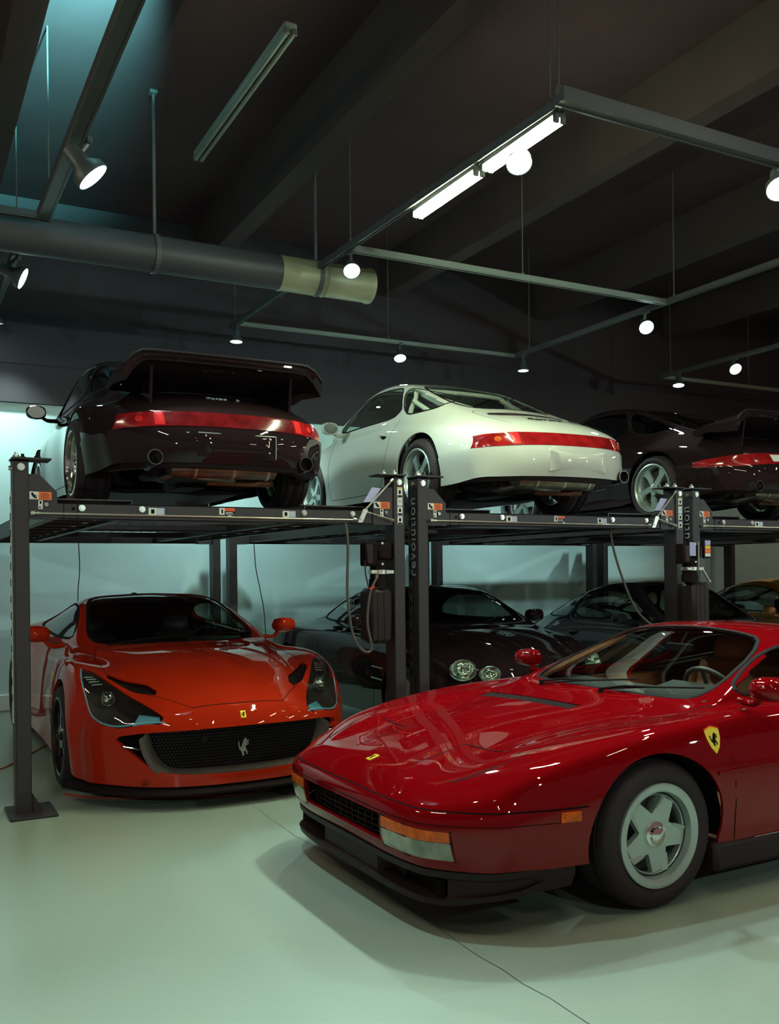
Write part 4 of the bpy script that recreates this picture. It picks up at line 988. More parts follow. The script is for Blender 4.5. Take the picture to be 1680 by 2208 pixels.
    # seals, pillars, wipers
    t = MB(); wsl = chaikin([(-.44, .0), (-.455, .40), (-.525, .655), (-1.13, .525), (-1.165, .30), (-1.175, 0), (-1.165, -.30), (-1.13, -.525), (-.525, -.655), (-.455, -.40)], 2)
    B.ribbon(t, [B.hit(x, y, 'z') for x, y in wsl], .022, .0, True, .003); t.build('windscreen_seal', 'trim', car, 30)
    for sd in (1, -1):
        t = MB(); swl = chaikin([(-.60, .835), (-.95, .985), (-1.15, 1.045), (-1.5, 1.06), (-1.66, 1.03), (-1.70, .85), (-1.2, .84)], 2)
        B.ribbon(t, [B.hit(x, z, 'y', sd) for x, z in swl], .022, .0, True, .003); t.build('window_seal', 'trim', car, 30)
        t = MB(); B.ribbon(t, [B.hit(x, z, 'y', sd) for x, z in [(-.50, .812), (-.8, .822), (-1.2, .828), (-1.7, .835)]], .014, .003, False, .004); t.build('waist_moulding', 'chrome', car, 30)
    for (a, b, c) in (((-.42, .10), (-.50, .34), (-.60, .60)), ((-.41, -.38), (-.46, -.10), (-.56, .18))):
        wb = MB(); p0, n0 = B.hit(a[0]+.03, a[1], 'z'); p1, n1 = B.hit(b[0], b[1], 'z'); p2, n2 = B.hit(c[0], c[1], 'z')
        wb.cyl(p0-Vector((0, 0, .02)), p0+Vector((0, 0, .025)), .014); wb.tube([p0+n0*.02, (p0+p1)/2+n0*.03, p1+n1*.022], .006, 6)
        wb.tube([p1+(p1-p2)*.9+n1*.016, p1+n1*.022, p2+n2*.016], .005, 6); wb.build('wiper', 'trim', car, 40)
    # interior
    fl = MB(); fl.box((-1.2, 0, .20), (1.9, 1.66, .04)); fl.build('cabin_floor', 'tan_dark', car, 0)
    cn = MB(); cn.box((-1.15, 0, .36), (1.2, .24, .30), bev=.04); cn.build('centre_console', 'tan_dark', car, 60)
    db = MB(); db.box((0, 0, 0), (.36, 1.36, .13), Matrix.Translation((-.70, 0, .725)) @ Matrix.Rotation(.14, 4, 'Y'), bev=.05)
    db.box((0, 0, 0), (.26, .40, .07), Matrix.Translation((-.72, .36, .80)) @ Matrix.Rotation(.2, 4, 'Y'), bev=.03); db.box((-.62, 0, .58), (.26, 1.3, .24)); db.build('dashboard', 'dash', car, 60)
    for sd in (1, -1):
        seat(car, -1.38, sd*.36, .22, 'tan', .50, .42, True, 'tan', .58)
        dp = MB(); dp.box((-1.15, sd*.80, .50), (1.2, .05, .54), bev=.02); dp.box((-1.2, sd*.76, .62), (.8, .06, .07), bev=.02); dp.build('door_card', 'tan', car, 50)
        ap = MB(); pp = []
        for x, y in ((-.54, .64), (-.8, .585), (-1.12, .515)):
            p, nn = B.hit(x, sd*y, 'z'); pp.append(p-nn*.025+Vector((0, sd*.01, 0)))
        ap.tube(pp, .022, 6); ap.build('pillar_trim', 'tan', car, 50)
    bk = MB(); bk.box((0, 0, 0), (.06, 1.24, .56), Matrix.Translation((-1.84, 0, .58)) @ Matrix.Rotation(-.2, 4, 'Y'), bev=.02); bk.build('rear_bulkhead', 'tan_dark', car, 40)
    steering(car, -.93, .36, .775, .175, .55)
    rm = MB(); rm.box((-1.06, 0, 1.00), (.02, .2, .05), bev=.008); rm.cyl((-1.06, 0, 1.0), (-1.12, 0, 1.08), .008); rm.build('rear_view_mirror', 'trim', car, 40)
    mirror_part(car, (-.60, .80, .83), (-.60, .98, .90), 1, 'red', (.10, .085, .055))
    mirror_part(car, (-.66, -.80, .83), (-.73, -.95, .89), -1, 'red', (.10, .085, .055))
    lm = MB()
    for cx in (0.0, wx2): liner(B, lm, cx+.02, wz, .385, .55, .90, .325)
    tag(lm.build('wheel_arch_liner', 'ink', car, 40), kind='stuff')
    pan(car, -3.35, .98, .60, .13, .24)
    for sd in (1, -1):
        make_wheel(car, (0, sd*.79, .315), sd, .315, .215, .23, 'star', 'alloy', 'chrome', .056, rot=PI/2+.16, dish=.035, lip_w=.03, seg=56)
        make_wheel(car, (wx2, sd*.82, .32), sd, .32, .215, .25, 'star', 'alloy', 'chrome', .056, rot=.3, dish=.035, lip_w=.03)
    B.bm.free(); B.ref.free()
wedge_car()
# ------------------------------------------------------------------ orange-red grand tourer under the first lift
def grand_tourer():
    car = empty('grand_tourer', (1.31, .71, 0), -PI/2, 'orange-red modern grand tourer parked nose out beneath the leftmost lift', 'car')
    sp = dict(xs=[-3.6, -3.3, -2.95, -2.6, -2.2, -1.8, -1.45, -1.12, -.80, -.50, -.2, .1, .38, .62, .80, .93],
        zc=[(-3.6, .90), (-3.3, .99), (-2.95, 1.05), (-2.6, 1.12), (-2.2, 1.20), (-1.8, 1.26), (-1.45, 1.275), (-1.12, 1.205), (-.80, 1.07), (-.50, .935), (-.2, .90), (.1, .865), (.38, .81), (.62, .745), (.8, .685), (.93, .63)],
        yr=[(-3.6, .45), (-2.6, .46), (-1.8, .50), (-1.45, .53), (-1.12, .58), (-.5, .69), (-.2, .46), (.4, .42), (.93, .38)],
        zr=[(-3.6, .90), (-3.0, 1.01), (-2.6, 1.08), (-2.2, 1.165), (-1.8, 1.225), (-1.45, 1.235), (-1.12, 1.165), (-.80, 1.035), (-.50, .91), (-.2, .885), (.1, .85), (.38, .79), (.62, .72), (.8, .66), (.93, .60)],
        yb=[(-3.6, .68), (-2.7, .80), (-2.0, .80), (-.6, .775), (-.2, .66), (.4, .63), (.93, .56)],
        zb=[(-3.6, .90), (-2.7, .985), (-2.2, .96), (-1.4, .92), (-.5, .895), (-.2, .845), (.1, .81), (.38, .75), (.62, .68), (.8, .62), (.93, .565)],
        yf=[(-3.6, .80), (-2.7, .905), (-2.0, .88), (-1.4, .84), (-.6, .85), (0, .865), (.5, .83), (.8, .76), (.93, .70)],
        zf=[(-3.6, .86), (-2.7, .95), (-2.0, .90), (-1.2, .83), (-.5, .84), (-.1, .862), (.2, .835), (.5, .745), (.8, .62), (.93, .545)],
        ym=[(-3.6, .88), (-2.7, .985), (-2.0, .955), (-1.2, .915), (-.5, .945), (0, .985), (.4, .975), (.7, .93), (.93, .87)],
        zm=[(-3.6, .60), (-1.5, .52), (0, .55), (.6, .47), (.93, .42)],
        ys=[(-3.6, .85), (-2.7, .96), (-1.2, .93), (0, .95), (.6, .935), (.93, .86)],
        zs=[(-3.6, .22), (-2.7, .17), (.3, .16), (.93, .14)],
        bowF=(.30, 2.6, .3), bowR=(.2, 2.5, -3.1), capF=[(1.02, .555, 2.6), (1.065, .43, 2.8), (1.085, .27, 2.8), (1.09, .14, 2.8)],
        capR=[(-3.68, .80), (-3.70, .6), (-3.68, .4), (-3.6, .24)], crown=.3, side=(.62, .30), tumble=.08)
    sp['bowF'], sp['bowR'] = (.30, 2.6, .3), (.2, 2.5, -3.1)
    B = Body(sp, 3)
    for cx in (0, -2.72):
        B.cut('void', [(cx+.395*math.cos(a), .35+.385*math.sin(a)) for a in [(-.3+(PI+.6)*i/30) for i in range(31)]]+[(cx-.38, .05), (cx+.38, .05)], 'y', lambda c, n: abs(c.y) > .55 and abs(n.z) < .93)
    ws = [(-.44, 0), (-.455, .40), (-.56, .665), (-1.1, .57), (-1.42, .51), (-1.47, .30), (-1.485, 0), (-1.47, -.30), (-1.42, -.51), (-1.1, -.57), (-.56, -.665), (-.455, -.40)]
    ws = chaikin(ws, 1)
    B.cut('windscreen', ws, 'z', lambda c, n: c.z > .8 and abs(n.y) < .8 and n.z > .2)
    sw = chaikin([(-.72, .955), (-1.0, 1.09), (-1.3, 1.185), (-1.7, 1.205), (-2.1, 1.14), (-2.45, 1.02), (-2.2, .985), (-1.3, .945)], 1)
    B.cut('side_window', sw, 'y', lambda c, n: c.z > .9 and abs(n.y) > .42 and c.x < -.6)
    fc = lambda c, n: n.x > .25 and c.x > .5
    mouth = [(-.76, .435), (-.70, .375), (-.58, .26), (-.46, .212), (0, .20), (.46, .212), (.58, .26), (.70, .375), (.76, .435), (.60, .468), (.3, .482), (0, .485), (-.3, .482), (-.60, .468)]
    mouth = chaikin(mouth, 1)
    B.cut('void', mouth, 'x', fc)
    lampo = chaikin([(.24, .86), (.45, .885), (.66, .83), (.82, .69), (.965, .46), (.76, .54), (.57, .64), (.42, .725), (.29, .785)], 1)
    B.cut('headlamp', lampo, 'z', lambda c, n: c.z > .4 and n.z > .05, mirror=True)
    duct = [(.29, .70), (.38, .715), (.56, .60), (.70, .475), (.66, .455), (.56, .49), (.42, .59)]
    B.cut('hood_duct', duct, 'z', lambda c, n: n.z > .4, mirror=True)
    hood = [(.93, .30), (.955, 0), (.93, -.30), (.66, -.52), (.28, -.70), (-.1, -.70), (-.47, -.60), (-.43, -.3), (-.42, 0), (-.43, .3), (-.47, .60), (-.1, .70), (.28, .70), (.66, .52)]
    B.cut('bonnet', hood, 'z', lambda c, n: n.z > .5)
    B.cut('door', chaikin([(-.62, .90), (-.66, .3), (-.75, .2), (-1.85, .2), (-2.02, .4), (-2.0, .93), (-1.3, .935)], 1), 'y', lambda c, n: abs(n.y) > .3)
    B.emit('', 'orange_red', car, out='body_shell', lip=.03); bon = B.emit('bonnet', 'orange_red', car); B.emit('door', 'orange_red', car, split='y')
    B.emit('windscreen', 'glass_dark', car, off=-.004, lip=.004); B.emit('side_window', 'glass', car, off=-.006, lip=.004, split='y')
    B.emit('hood_duct', 'ink', car, off=-.02, lip=0, split='y')
    lens = B.emit('headlamp', 'lens', car, off=-.001, lip=.006, split='y')
    B.cut  # keep
    for sd, ln in zip((1, -1), lens):
        q = MB(); L = [(x, y*sd) for x, y in lampo]; n = len(L); vs = []; fs = []
        for r, dp in ((1.0, .012), (.8, .07), (.4, .09)):
            cx = sum(p[0] for p in L)/n; cy = sum(p[1] for p in L)/n
            for p in L: h, nn = B.hit(cx+(p[0]-cx)*r, cy+(p[1]-cy)*r, 'z'); vs.append(h-nn*dp)
        for k in range(2):
            for i in range(n): j = (i+1) % n; fs.append((k*n+i, k*n+j, (k+1)*n+j, (k+1)*n+i))
        fs.append(tuple(2*n+i for i in range(n))); q.add(vs, fs); q.build('lamp_bowl', 'black_plastic', ln, 50)
        h, nn = B.hit(.56, sd*.745, 'z'); d = Vector((1, 0, .05)).normalized(); c0 = h-nn*.045
        pj = MB(); pj.lathe([(.047, -.02), (.05, .0), (.044, .006), (.042, -.002)], 20, Matrix.Translation(c0) @ rot_to(d)); pj.build('projector_ring', 'chrome', ln, 40)
        pj = MB(); pj.lathe([(.042, -.002), (.036, .016), (.02, .028), (0, .032)], 16, Matrix.Translation(c0) @ rot_to(d)); pj.build('projector_lens', 'chrome', ln, 60)
        for k in range(4):
            h, nn = B.hit(.33+.035*k, sd*(.82-.012*k), 'z'); e = MB(); e.box((0, 0, 0), (.018, .07, .012), Matrix.Translation(h-nn*.028), bev=.003); e.build('lamp_reflector', 'bright_alloy', ln, 30)
        st = MB(); ed = [(.25, .855), (.45, .878), (.65, .822), (.81, .683), (.945, .475)]
        B.ribbon(st, [B.hit(x, y*sd, 'z') for x, y in [(p.x, p.y) for p in spl([(a, b, 0) for a, b in ed], 6)]], .010, .001, False, .002); st.build('lamp_edge_strip', 'blue_strip', ln, 30)
        st = MB(); st = B.decal([(x, y*sd) for x, y in ((.84, .66), (.93, .50), (.90, .50), (.80, .60))], 'z', 1, -.012, .004).build('corner_lens', 'blue_strip', ln, 30)
    # mouth: backing, mesh, lower blade and strakes
    bk = MB(); vs = []
    for y in [-.74+.148*i for i in range(11)]:
        for z in (.17, .50): vs.append((.98-.25*abs(y/.9)**2.4-.10, y, z))
    bk.add(vs, [(2*i, 2*i+1, 2*i+3, 2*i+2) for i in range(10)]); gq = bk.build('grille', 'ink', car, 0)
    ms = MB()
    def gx(y): return 1.055-.30*abs(y/.9)**2.6-.045
    zlo = lambda y: .225+.0*abs(y)+.12*max(0, abs(y)-.45)/.2; 
    nx, nz = 52, 13
    for j in range(nz):
        for i in range(nx):
            y = -.56+1.12*(i+.5*(j % 2))/nx; z = .235+.019*j
            if z > .475 or z < zlo(y): continue
            dy = 1.12/nx/2*.8
            a, b, c, d = Vector((gx(y), y-dy, z)), Vector((gx(y), y, z+.0075)), Vector((gx(y), y+dy, z)), Vector((gx(y), y, z-.0075))
            k = .62; m_ = (a+c)/2
            P = [a, b, c, d, m_+(a-m_)*k, m_+(b-m_)*k, m_+(c-m_)*k, m_+(d-m_)*k]
            ms.add(P, [(0, 4, 5, 1), (1, 5, 6, 2), (2, 6, 7, 3), (3, 7, 4, 0)])
    tag(ms.build('grille_mesh', 'dark_alloy', gq, 0), kind='stuff')
    bl = MB(); top = []; 
    pth = [(-.60, .46), (-.585, .38), (-.55, .30), (-.50, .245), (-.42, .218), (-.2, .212), (0, .21), (.2, .212), (.42, .218), (.50, .245), (.55, .30), (.585, .38), (.60, .46)]
    vs = []; sp_ = spl([(a, b, 0) for a, b in pth], 4)
    for p in sp_:
        x = gx(p.x); vs += [(x-.02, p.x*.94, p.y+.018), (x+.035, p.x*1.02, p.y-.008), (x+.03, p.x*1.06, p.y-.026), (x-.03, p.x*1.02, p.y-.02)]
    n = len(sp_); bl.add(vs, [(i*4+k, (i+1)*4+k, (i+1)*4+k+1, i*4+k+1) for i in range(n-1) for k in range(3)]); bl.build('grille_surround', 'grey_blade', gq, 50)
    for sd in (1, -1):
        a = MB(); a.box((0, 0, 0), (.05, .13, .010), Matrix.Translation((.86, sd*.66, .375)) @ Matrix.Rotation(sd*.25, 4, 'X'), bev=.004); a.build('grille_strake', 'bright_alloy', gq, 30)
    ra = MB(); ra.lathe([(0, .006), (.02, .004), (.022, 0)], 14, Matrix.Translation((gx(-.25)+.005, -.25, .415)) @ Matrix.Rotation(PI/2, 4, 'Y')); ra.build('sensor', 'trim', gq, 40)
    # horse on the grille and the yellow nose badge
    P = [(p[0]*.085, p[1]*.11) for p in HORSE]; hm = MB(); hm.prism(P, .010, Matrix.Translation((gx(0)+.012, 0, .345)) @ Matrix(((0, 0, 1, 0), (1, 0, 0, 0), (0, 1, 0, 0), (0, 0, 0, 1)))); hm.build('horse_emblem', 'steel', gq, 0)
    bd = MB(); hh, nn = B.hit(.0, .545, 'x')
    bd = B.decal([(-.017, .530), (.017, .530), (.017, .570), (-.017, .570)], 'x', 1, .001, .003).build('nose_badge', 'emblem_yellow', car, 0)
    vs = MB(); q = [B.hit(p[0]*.026, .55+p[1]*.03, 'x') for p in HORSE]; tr = tessellate_polygon([[Vector((p[0], p[1], 0)) for p in HORSE]]); vs.add([p+n*.0052 for p, n in q], [tuple(t) for t in tr]); vs.build('horse_emblem', 'ink', bd, 0)
    sh = [(-.5, .42), (-.2, .52), (0, .56), (.2, .52), (.5, .42), (.46, .0), (.28, -.45), (0, -.75), (-.28, -.45), (-.46, 0)]
    for sd in (1, -1): shape_on(B, sh, -.62, .70, .085, 'y', sd, 'emblem_yellow', 'fender_shield', car, .001, .003, flip=-sd)
    # splitter
    base = B.level(.16, -66, 66, 60); s_ = MB(); vs = []; nb = len(base)
    for p, nn in base:
        n2 = Vector((nn.x, nn.y, 0)).normalized(); e = .03+.025*min(1, abs(p.y)/.8)
        for dx, z in ((-.03, .135), (e, .105), (e, .092), (-.3, .085)): vs.append((p.x+n2.x*dx, p.y+n2.y*dx, z))
    s_.add(vs, [(i*4+k, i*4+k+1, (i+1)*4+k+1, (i+1)*4+k) for i in range(nb-1) for k in range(3)]); s_.build('front_splitter', 'trim', car, 40)
    g = MB()
    for sd in (1, -1):
        B.ribbon(g, B.line([(.93, sd*.30), (.66, sd*.52)], 'z', 1, 8, smooth=True), .005, .0008)
        B.ribbon(g, B.line([(.28, sd*.70), (-.1, sd*.70), (-.47, sd*.62)], 'z', 1, 6), .005, .0008)
        B.ribbon(g, [B.hit(x, z, 'y', sd) for x, z in [(-.62, .88), (-.63, .6), (-.66, .3)]], .005, .0008)
        B.ribbon(g, [B.hit(x, z, 'y', sd) for x, z in [(-2.0, .9), (-2.02, .6), (-2.0, .4), (-1.88, .2)]], .005, .0008)
    B.ribbon(g, B.line([(.93, -.30), (.955, 0), (.93, .30)], 'z', 1, 12), .007, .0008); tag(g.build('panel_gap', 'ink', car, 0), kind='stuff')
    t = MB(); B.ribbon(t, [B.hit(x, y, 'z') for x, y in chaikin(ws, 1)], .03, .0, True, .003); t.build('windscreen_seal', 'trim', car, 30)
    for sd in (1, -1):
        t = MB(); B.ribbon(t, [B.hit(x, z, 'y', sd) for x, z in chaikin(sw, 1)], .022, .0, True, .003); t.build('window_seal', 'trim', car, 30)
        mirror_part(car, (-.78, sd*.80, .91), (-.82, sd*1.0, 1.0), sd, 'orange_red', (.10, .10, .065))
    for a, b in (((-.42, .05), (-.60, .62)), ((-.41, -.55), (-.52, .02))):
        p0, n0 = B.hit(a[0], a[1], 'z'); p1, n1 = B.hit(b[0], b[1], 'z'); wb = MB(); wb.tube([p0+n0*.02, (p0+p1)/2+n0*.03, p1+n1*.015], .007, 6); wb.build('wiper', 'trim', car, 40)
    lm = MB()
    for cx in (0, -2.72): liner(B, lm, cx, .35, .40, .60, .93, .385)
    tag(lm.build('wheel_arch_liner', 'ink', car, 40), kind='stuff')
    pan(car, -3.5, .95, .62, .10, .16)
    for sd in (1, -1):
        make_wheel(car, (0, sd*.835, .345), sd, .345, .262, .27, 'fork', 'dark_alloy', 'dark_alloy', .03, rot=.4, dish=.02, lip_w=.012)
        make_wheel(car, (-2.72, sd*.825, .355), sd, .355, .262, .30, 'fork', 'dark_alloy', 'dark_alloy', .03, rot=.9, dish=.02, lip_w=.012)
        seat(car, -1.55, sd*.38, .22, 'black_leather', .48, .4)
    fl = MB(); fl.box((-1.4, 0, .19), (1.9, 1.6, .04)); fl.build('cabin_floor', 'ink', car, 0)
    db = MB(); db.box((0, 0, 0), (.40, 1.4, .12), Matrix.Translation((-.85, 0, .84)) @ Matrix.Rotation(.1, 4, 'Y'), bev=.05); db.box((-.8, 0, .62), (.3, 1.3, .34)); db.build('dashboard', 'black_leather', car, 60)
    bk = MB(); bk.box((-2.15, 0, .62), (.05, 1.4, .7), bev=.01); bk.build('rear_bulkhead', 'ink', car, 0)
    steering(car, -1.05, .38, .84, .18, .5)
    an = MB(); an.lathe([(.045, 0), (.04, .025), (.02, .04), (0, .043)], 12, Matrix.Translation((-2.0, 0, 1.235))); an.build('roof_aerial', 'trim', car, 50)
    B.bm.free(); B.ref.free()
grand_tourer()
# ------------------------------------------------------------------ rear-engined coupes (one body family, three widths and trims)
def rear_engined(name, loc, rz, label, paint, wide=0.0, tail='band', wing=False, style='cup', rimmat='alloy', R=.315, rim=.22, cage=False, detail=True, script=None, level=3, front=False, tailz=(.47, .575), tw=.715, tsz=.062):
    car = empty(name, loc, rz, label, 'car'); d = wide
    sp = dict(xs=[-.97, -.77, -.5, -.25, 0, .3, .62, .95, 1.25, 1.5, 1.75, 2.0, 2.25, 2.5, 2.8, 3.02, 3.15],
        zc=[(-.97, .615), (-.77, .715), (-.5, .80), (-.25, .895), (0, .99), (.3, 1.115), (.62, 1.24), (.95, 1.31), (1.25, 1.315), (1.5, 1.24), (1.75, 1.07), (2.0, .925), (2.25, .87), (2.5, .825), (2.8, .745), (3.02, .66), (3.15, .60)],
        yr=[(-.97, .40), (-.5, .46), (0, .50), (.6, .52), (1.25, .52), (1.5, .54), (2.0, .65), (2.25, .44), (3.15, .36)],
        zr=[(-.97, .605), (-.77, .695), (-.5, .775), (-.25, .86), (0, .955), (.3, 1.08), (.62, 1.195), (.95, 1.26), (1.25, 1.26), (1.5, 1.19), (1.75, 1.03), (2.0, .895), (2.25, .845), (2.5, .795), (2.8, .715), (3.02, .635), (3.15, .58)],
        yb=[(-.97, .54), (-.5, .60), (0, .64), (.6, .685), (1.8, .70), (2.1, .64), (2.25, .52), (3.15, .44)],
        zb=[(-.97, .60), (-.77, .675), (-.5, .735), (-.25, .80), (0, .85), (.4, .875), (1.0, .88), (1.9, .87), (2.1, .835), (2.25, .80), (2.5, .755), (2.8, .685), (3.02, .615), (3.15, .565)],
        yf=[(-.97, .62), (-.5, .70+d*.7), (0, .76+d), (.45, .74+d*.5), (.9, .735), (1.6, .735), (2.0, .70), (2.25, .665), (2.8, .64), (3.02, .61), (3.15, .58)],
        zf=[(-.97, .585), (-.77, .64), (-.5, .68), (-.25, .715), (0, .74), (.4, .79), (.9, .82), (1.6, .82), (2.0, .815), (2.25, .81), (2.55, .79), (2.8, .74), (3.02, .66), (3.15, .58)],
        ym=[(-.97, .735+d*.5), (-.5, .80+d*.9), (0, .835+d), (.4, .815+d*.6), (.9, .795), (1.7, .795), (2.25, .81+d*.3), (2.7, .79+d*.3), (3.15, .68)],
        zm=[(-.97, .46), (0, .50), (.9, .52), (2.25, .50), (3.15, .42)],
        ys=[(-.97, .70+d*.5), (0, .80+d), (.9, .76), (2.25, .78), (3.15, .64)],
        zs=[(-.97, .235), (-.3, .20), (.4, .20), (.6, .17), (1.8, .17), (2.9, .17), (3.15, .18)],
        crown=.35, side=(.60, .32), tumble=.07,
        capF=[(3.22, .50, 2.4), (3.27, .40, 2.4), (3.28, .29, 2.4), (3.23, .19, 2.4)], capR=[(-1.04, .545, 2.8), (-1.10, .455, 2.8), (-1.12, .34, 2.8), (-1.09, .235, 2.8)])
    sp['bowF'] = (.26, 2.4, 2.6); sp['bowR'] = (.22, 2.8, -.35)
    B = Body(sp, level)
    arz = .345
    for cx in (0, 2.272):
        B.cut('void', [(cx+.365*math.cos(a), R+.02+arz*math.sin(a)) for a in [(-.35+(PI+.7)*i/28) for i in range(29)]]+[(cx-.34, .05), (cx+.34, .05)], 'y', lambda c, n: abs(c.y) > .5 and abs(n.z) < .93)
    ws = chaikin([(2.06, 0), (2.045, .40), (1.93, .61), (1.52, .50), (1.40, .42), (1.37, 0), (1.40, -.42), (1.52, -.50), (1.93, -.61), (2.045, -.40)], 1)
    B.cut('windscreen', ws, 'z', lambda c, n: c.z > .8 and abs(n.y) < .8)
    rw = chaikin([(-.28, 0), (-.26, .38), (-.05, .475), (.42, .46), (.60, .38), (.64, 0), (.60, -.38), (.42, -.46), (-.05, -.475), (-.26, -.38)], 1)
    B.cut('rear_window', rw, 'z', lambda c, n: c.z > .7 and abs(n.y) < .8)
    dw = chaikin([(1.80, .905), (1.62, 1.04), (1.40, 1.17), (1.15, 1.215), (.80, 1.21), (.66, 1.19), (.50, .905), (1.2, .91)], 1)
    qw = chaikin([(.47, .905), (.62, 1.185), (.45, 1.15), (.20, 1.065), (-.02, .96), (.0, .91), (.20, .90)], 1)
    sc = lambda c, n: c.z > .84 and abs(n.y) > .4
    B.cut('door_window', dw, 'y', sc); B.cut('quarter_window', qw, 'y', sc)
    z0, z1 = tailz; rc = lambda c, n: c.x < -.5 and n.x < -.12
    if tail == 'band':
        B.cut('tail_lamp', [(.45, z0), (.45, z1), (.66, z1-.010), (tw, z1-.018), (tw+.03, z0-.012), (.68, z0-.004)][::-1], 'x', rc, mirror=True)
        B.cut('reflector_band', [(-.448, z0), (.448, z0), (.448, z1), (-.448, z1)], 'x', rc)
    else:
        B.cut('tail_lamp', chaikin([(.20, z0+.01), (.20, z1-.01), (.50, z1), (.76, z1-.03), (.90, z0+.01), (.7, z0-.02), (.45, z0-.005)], 1)[::-1], 'x', rc, mirror=True)
    lid = [(-.33, -.45), (-.33, .45), (-.60, .50), (-.82, .42), (-.86, 0), (-.82, -.42), (-.60, -.50)]
    B.cut('void' if 0 else 'engine_grille', chaikin([(-.40, .40), (-.52, .42), (-.55, 0), (-.52, -.42), (-.40, -.40), (-.39, 0)], 1), 'z', lambda c, n: c.z > .6 and n.z > .4)
    B.cut('engine_lid', chaikin(lid, 1), 'z', lambda c, n: c.z > .5 and n.z > .2)
    B.cut('rear_bumper', [(-1.3, 0), (-.30, 0), (-.30, .40), (-.42, .445), (-.60, z0-.012), (-1.3, z0-.012)], 'y', lambda c, n: c.x < -.2)
    B.cut('door', chaikin([(1.78, .86), (1.84, .50), (1.80, .24), (1.2, .235), (.78, .25), (.62, .45), (.52, .87), (1.2, .875)], 1), 'y', lambda c, n: abs(n.y) > .3)
    if detail: B.cut('bonnet', chaikin([(2.1, .0), (2.06, .50), (2.6, .47), (3.1, .36), (3.16, 0), (3.1, -.36), (2.6, -.47), (2.06, -.50)], 1), 'z', lambda c, n: n.z > .3)
    B.emit('', paint, car, out='body_shell'); B.emit('bonnet', paint, car) if detail else None
    B.emit('door', paint, car, split='y'); B.emit('rear_bumper', paint, car, off=.010, lip=.03)
    lidob = B.emit('engine_lid', paint, car)
    gl = 'glass' if cage else 'glass_dark'
    B.emit('windscreen', gl, car, off=-.004, lip=.004); B.emit('rear_window', gl, car, off=-.004, lip=.004)
    B.emit('door_window', gl, car, off=-.006, lip=.004, split='y'); B.emit('quarter_window', gl, car, off=-.006, lip=.004, split='y')
    if B.emit('engine_grille', 'ink', lidob, off=-.008, lip=0) and detail:
        s_ = MB()
        for k in range(6):
            x = -.415-.022*k; B.ribbon(s_, B.line([(x, -.38), (x-.008, 0), (x, .38)], 'z', 1, 6), .012, -.004, False, .003)
        tag(s_.build('grille_slat', 'black_plastic', lidob, 0), kind='stuff')
    dk = paint != 'white_paint'
    tl = B.emit('tail_lamp', 'red_lens' if not (wing and tail == 'band') else 'red_lens', car, off=.006, lip=.014, split='y')
    if tail == 'band':
        B.emit('reflector_band', 'dark_red_lens' if wing else 'red_lens', car, off=.004, lip=.012)
        for sd, t in zip((1, -1), tl):
            q = MB(); q = B.decal([(sd*a, b) for a, b in ((.46, z0+.008), (.515, z0+.008), (.515, z1-.008), (.46, z1-.008))], 'x', -1, .007, .001); q.build('reverse_lamp', 'red_bright', t, 0)
            q = B.decal([(sd*.60+p[0], (z0+z1)/2+p[1]) for p in circ(0, 0, .022, 12)], 'x', -1, .007, .001); q.build('lamp_bulb', 'amber' if not dk else 'red_bright', t, 0)
    else:
        for sd, t in zip((1, -1), tl): q = B.decal([(sd*a, b) for a, b in ((.24, z0+.02), (.36, z0+.02), (.36, z1-.02), (.24, z1-.02))], 'x', -1, .007, .001); q.build('reverse_lamp', 'paper', t, 0)
    g = MB()
    rbn = lambda pts, ax, sg=1, w_=.005: B.ribbon(g, B.line(pts, ax, sg, 6), w_, .001)
    for sd in (1, -1):
        rbn([(1.80, .86), (1.835, .6), (1.83, .4), (1.80, .25), (1.7, .235), (1.2, .235), (.85, .24), (.74, .28), (.64, .42), (.54, .7), (.51, .87)], 'y', sd)
        rbn([(-.30, .38), (-.42, .44), (-.58, z0-.014)], 'y', sd, .005)
    rbn([(-.32, -.44), (-.33, 0), (-.32, .44), (-.5, .49), (-.70, .46), (-.80, .42)], 'z'); rbn([(-.32, -.44), (-.5, -.49), (-.70, -.46), (-.80, -.42)], 'z')
    tag(g.build('panel_gap', 'ink', car, 0), kind='stuff')
    for poly, nm in ((ws, 'windscreen_seal'), (rw, 'rear_window_seal')):
        t = MB(); B.ribbon(t, [B.hit(x, y, 'z') for x, y in chaikin(poly, 1)], .022, 0, True, .003); t.build(nm, 'trim', car, 30)
    for sd in (1, -1):
        for poly in (dw, qw):
            t = MB(); B.ribbon(t, [B.hit(x, z, 'y', sd) for x, z in chaikin(poly, 1)], .016, 0, True, .003); t.build('window_seal', 'trim', car, 30)
        # door handle: recess and lever
        h = B.decal([(.66+p[0], .735+p[1]) for p in circ(0, 0, .055, 14, ry=.026)], 'y', sd, .001, .002).build('handle_recess', 'ink', car, 30)
        p0, n0 = B.hit(.74, .75, 'y', sd); p1, n1 = B.hit(.60, .735, 'y', sd); q = MB(); q.tube([p0+n0*.005, (p0+p1)/2+n0*.03, p1+n1*.006], [.012, .013, .012], 8); q.build('door_handle', paint, h, 50)
        mirror_part(car, (1.62, sd*.71, .87), (1.56, sd*.90, .925), sd, paint if wide < .04 or 1 else paint, (.085, .085, .06))
    lm = MB()
    for cx in (0, 2.272): liner(B, lm, cx, R+.02, .37, .48, .76+d*.5, .35)
    tag(lm.build('wheel_arch_liner', 'ink', car, 40), kind='stuff')
    # plate recess and plate
    pw = MB(); rb = B.hit(0, .36, 'x', -1)[0].x
    plm = 'white_paint' if not dk else 'black_paint'
    pl = B.decal([(-.27, .275), (.27, .275), (.27, .425), (-.27, .425)][::-1], 'x', -1, .012, .010).build('number_plate_panel', plm, car, 30)
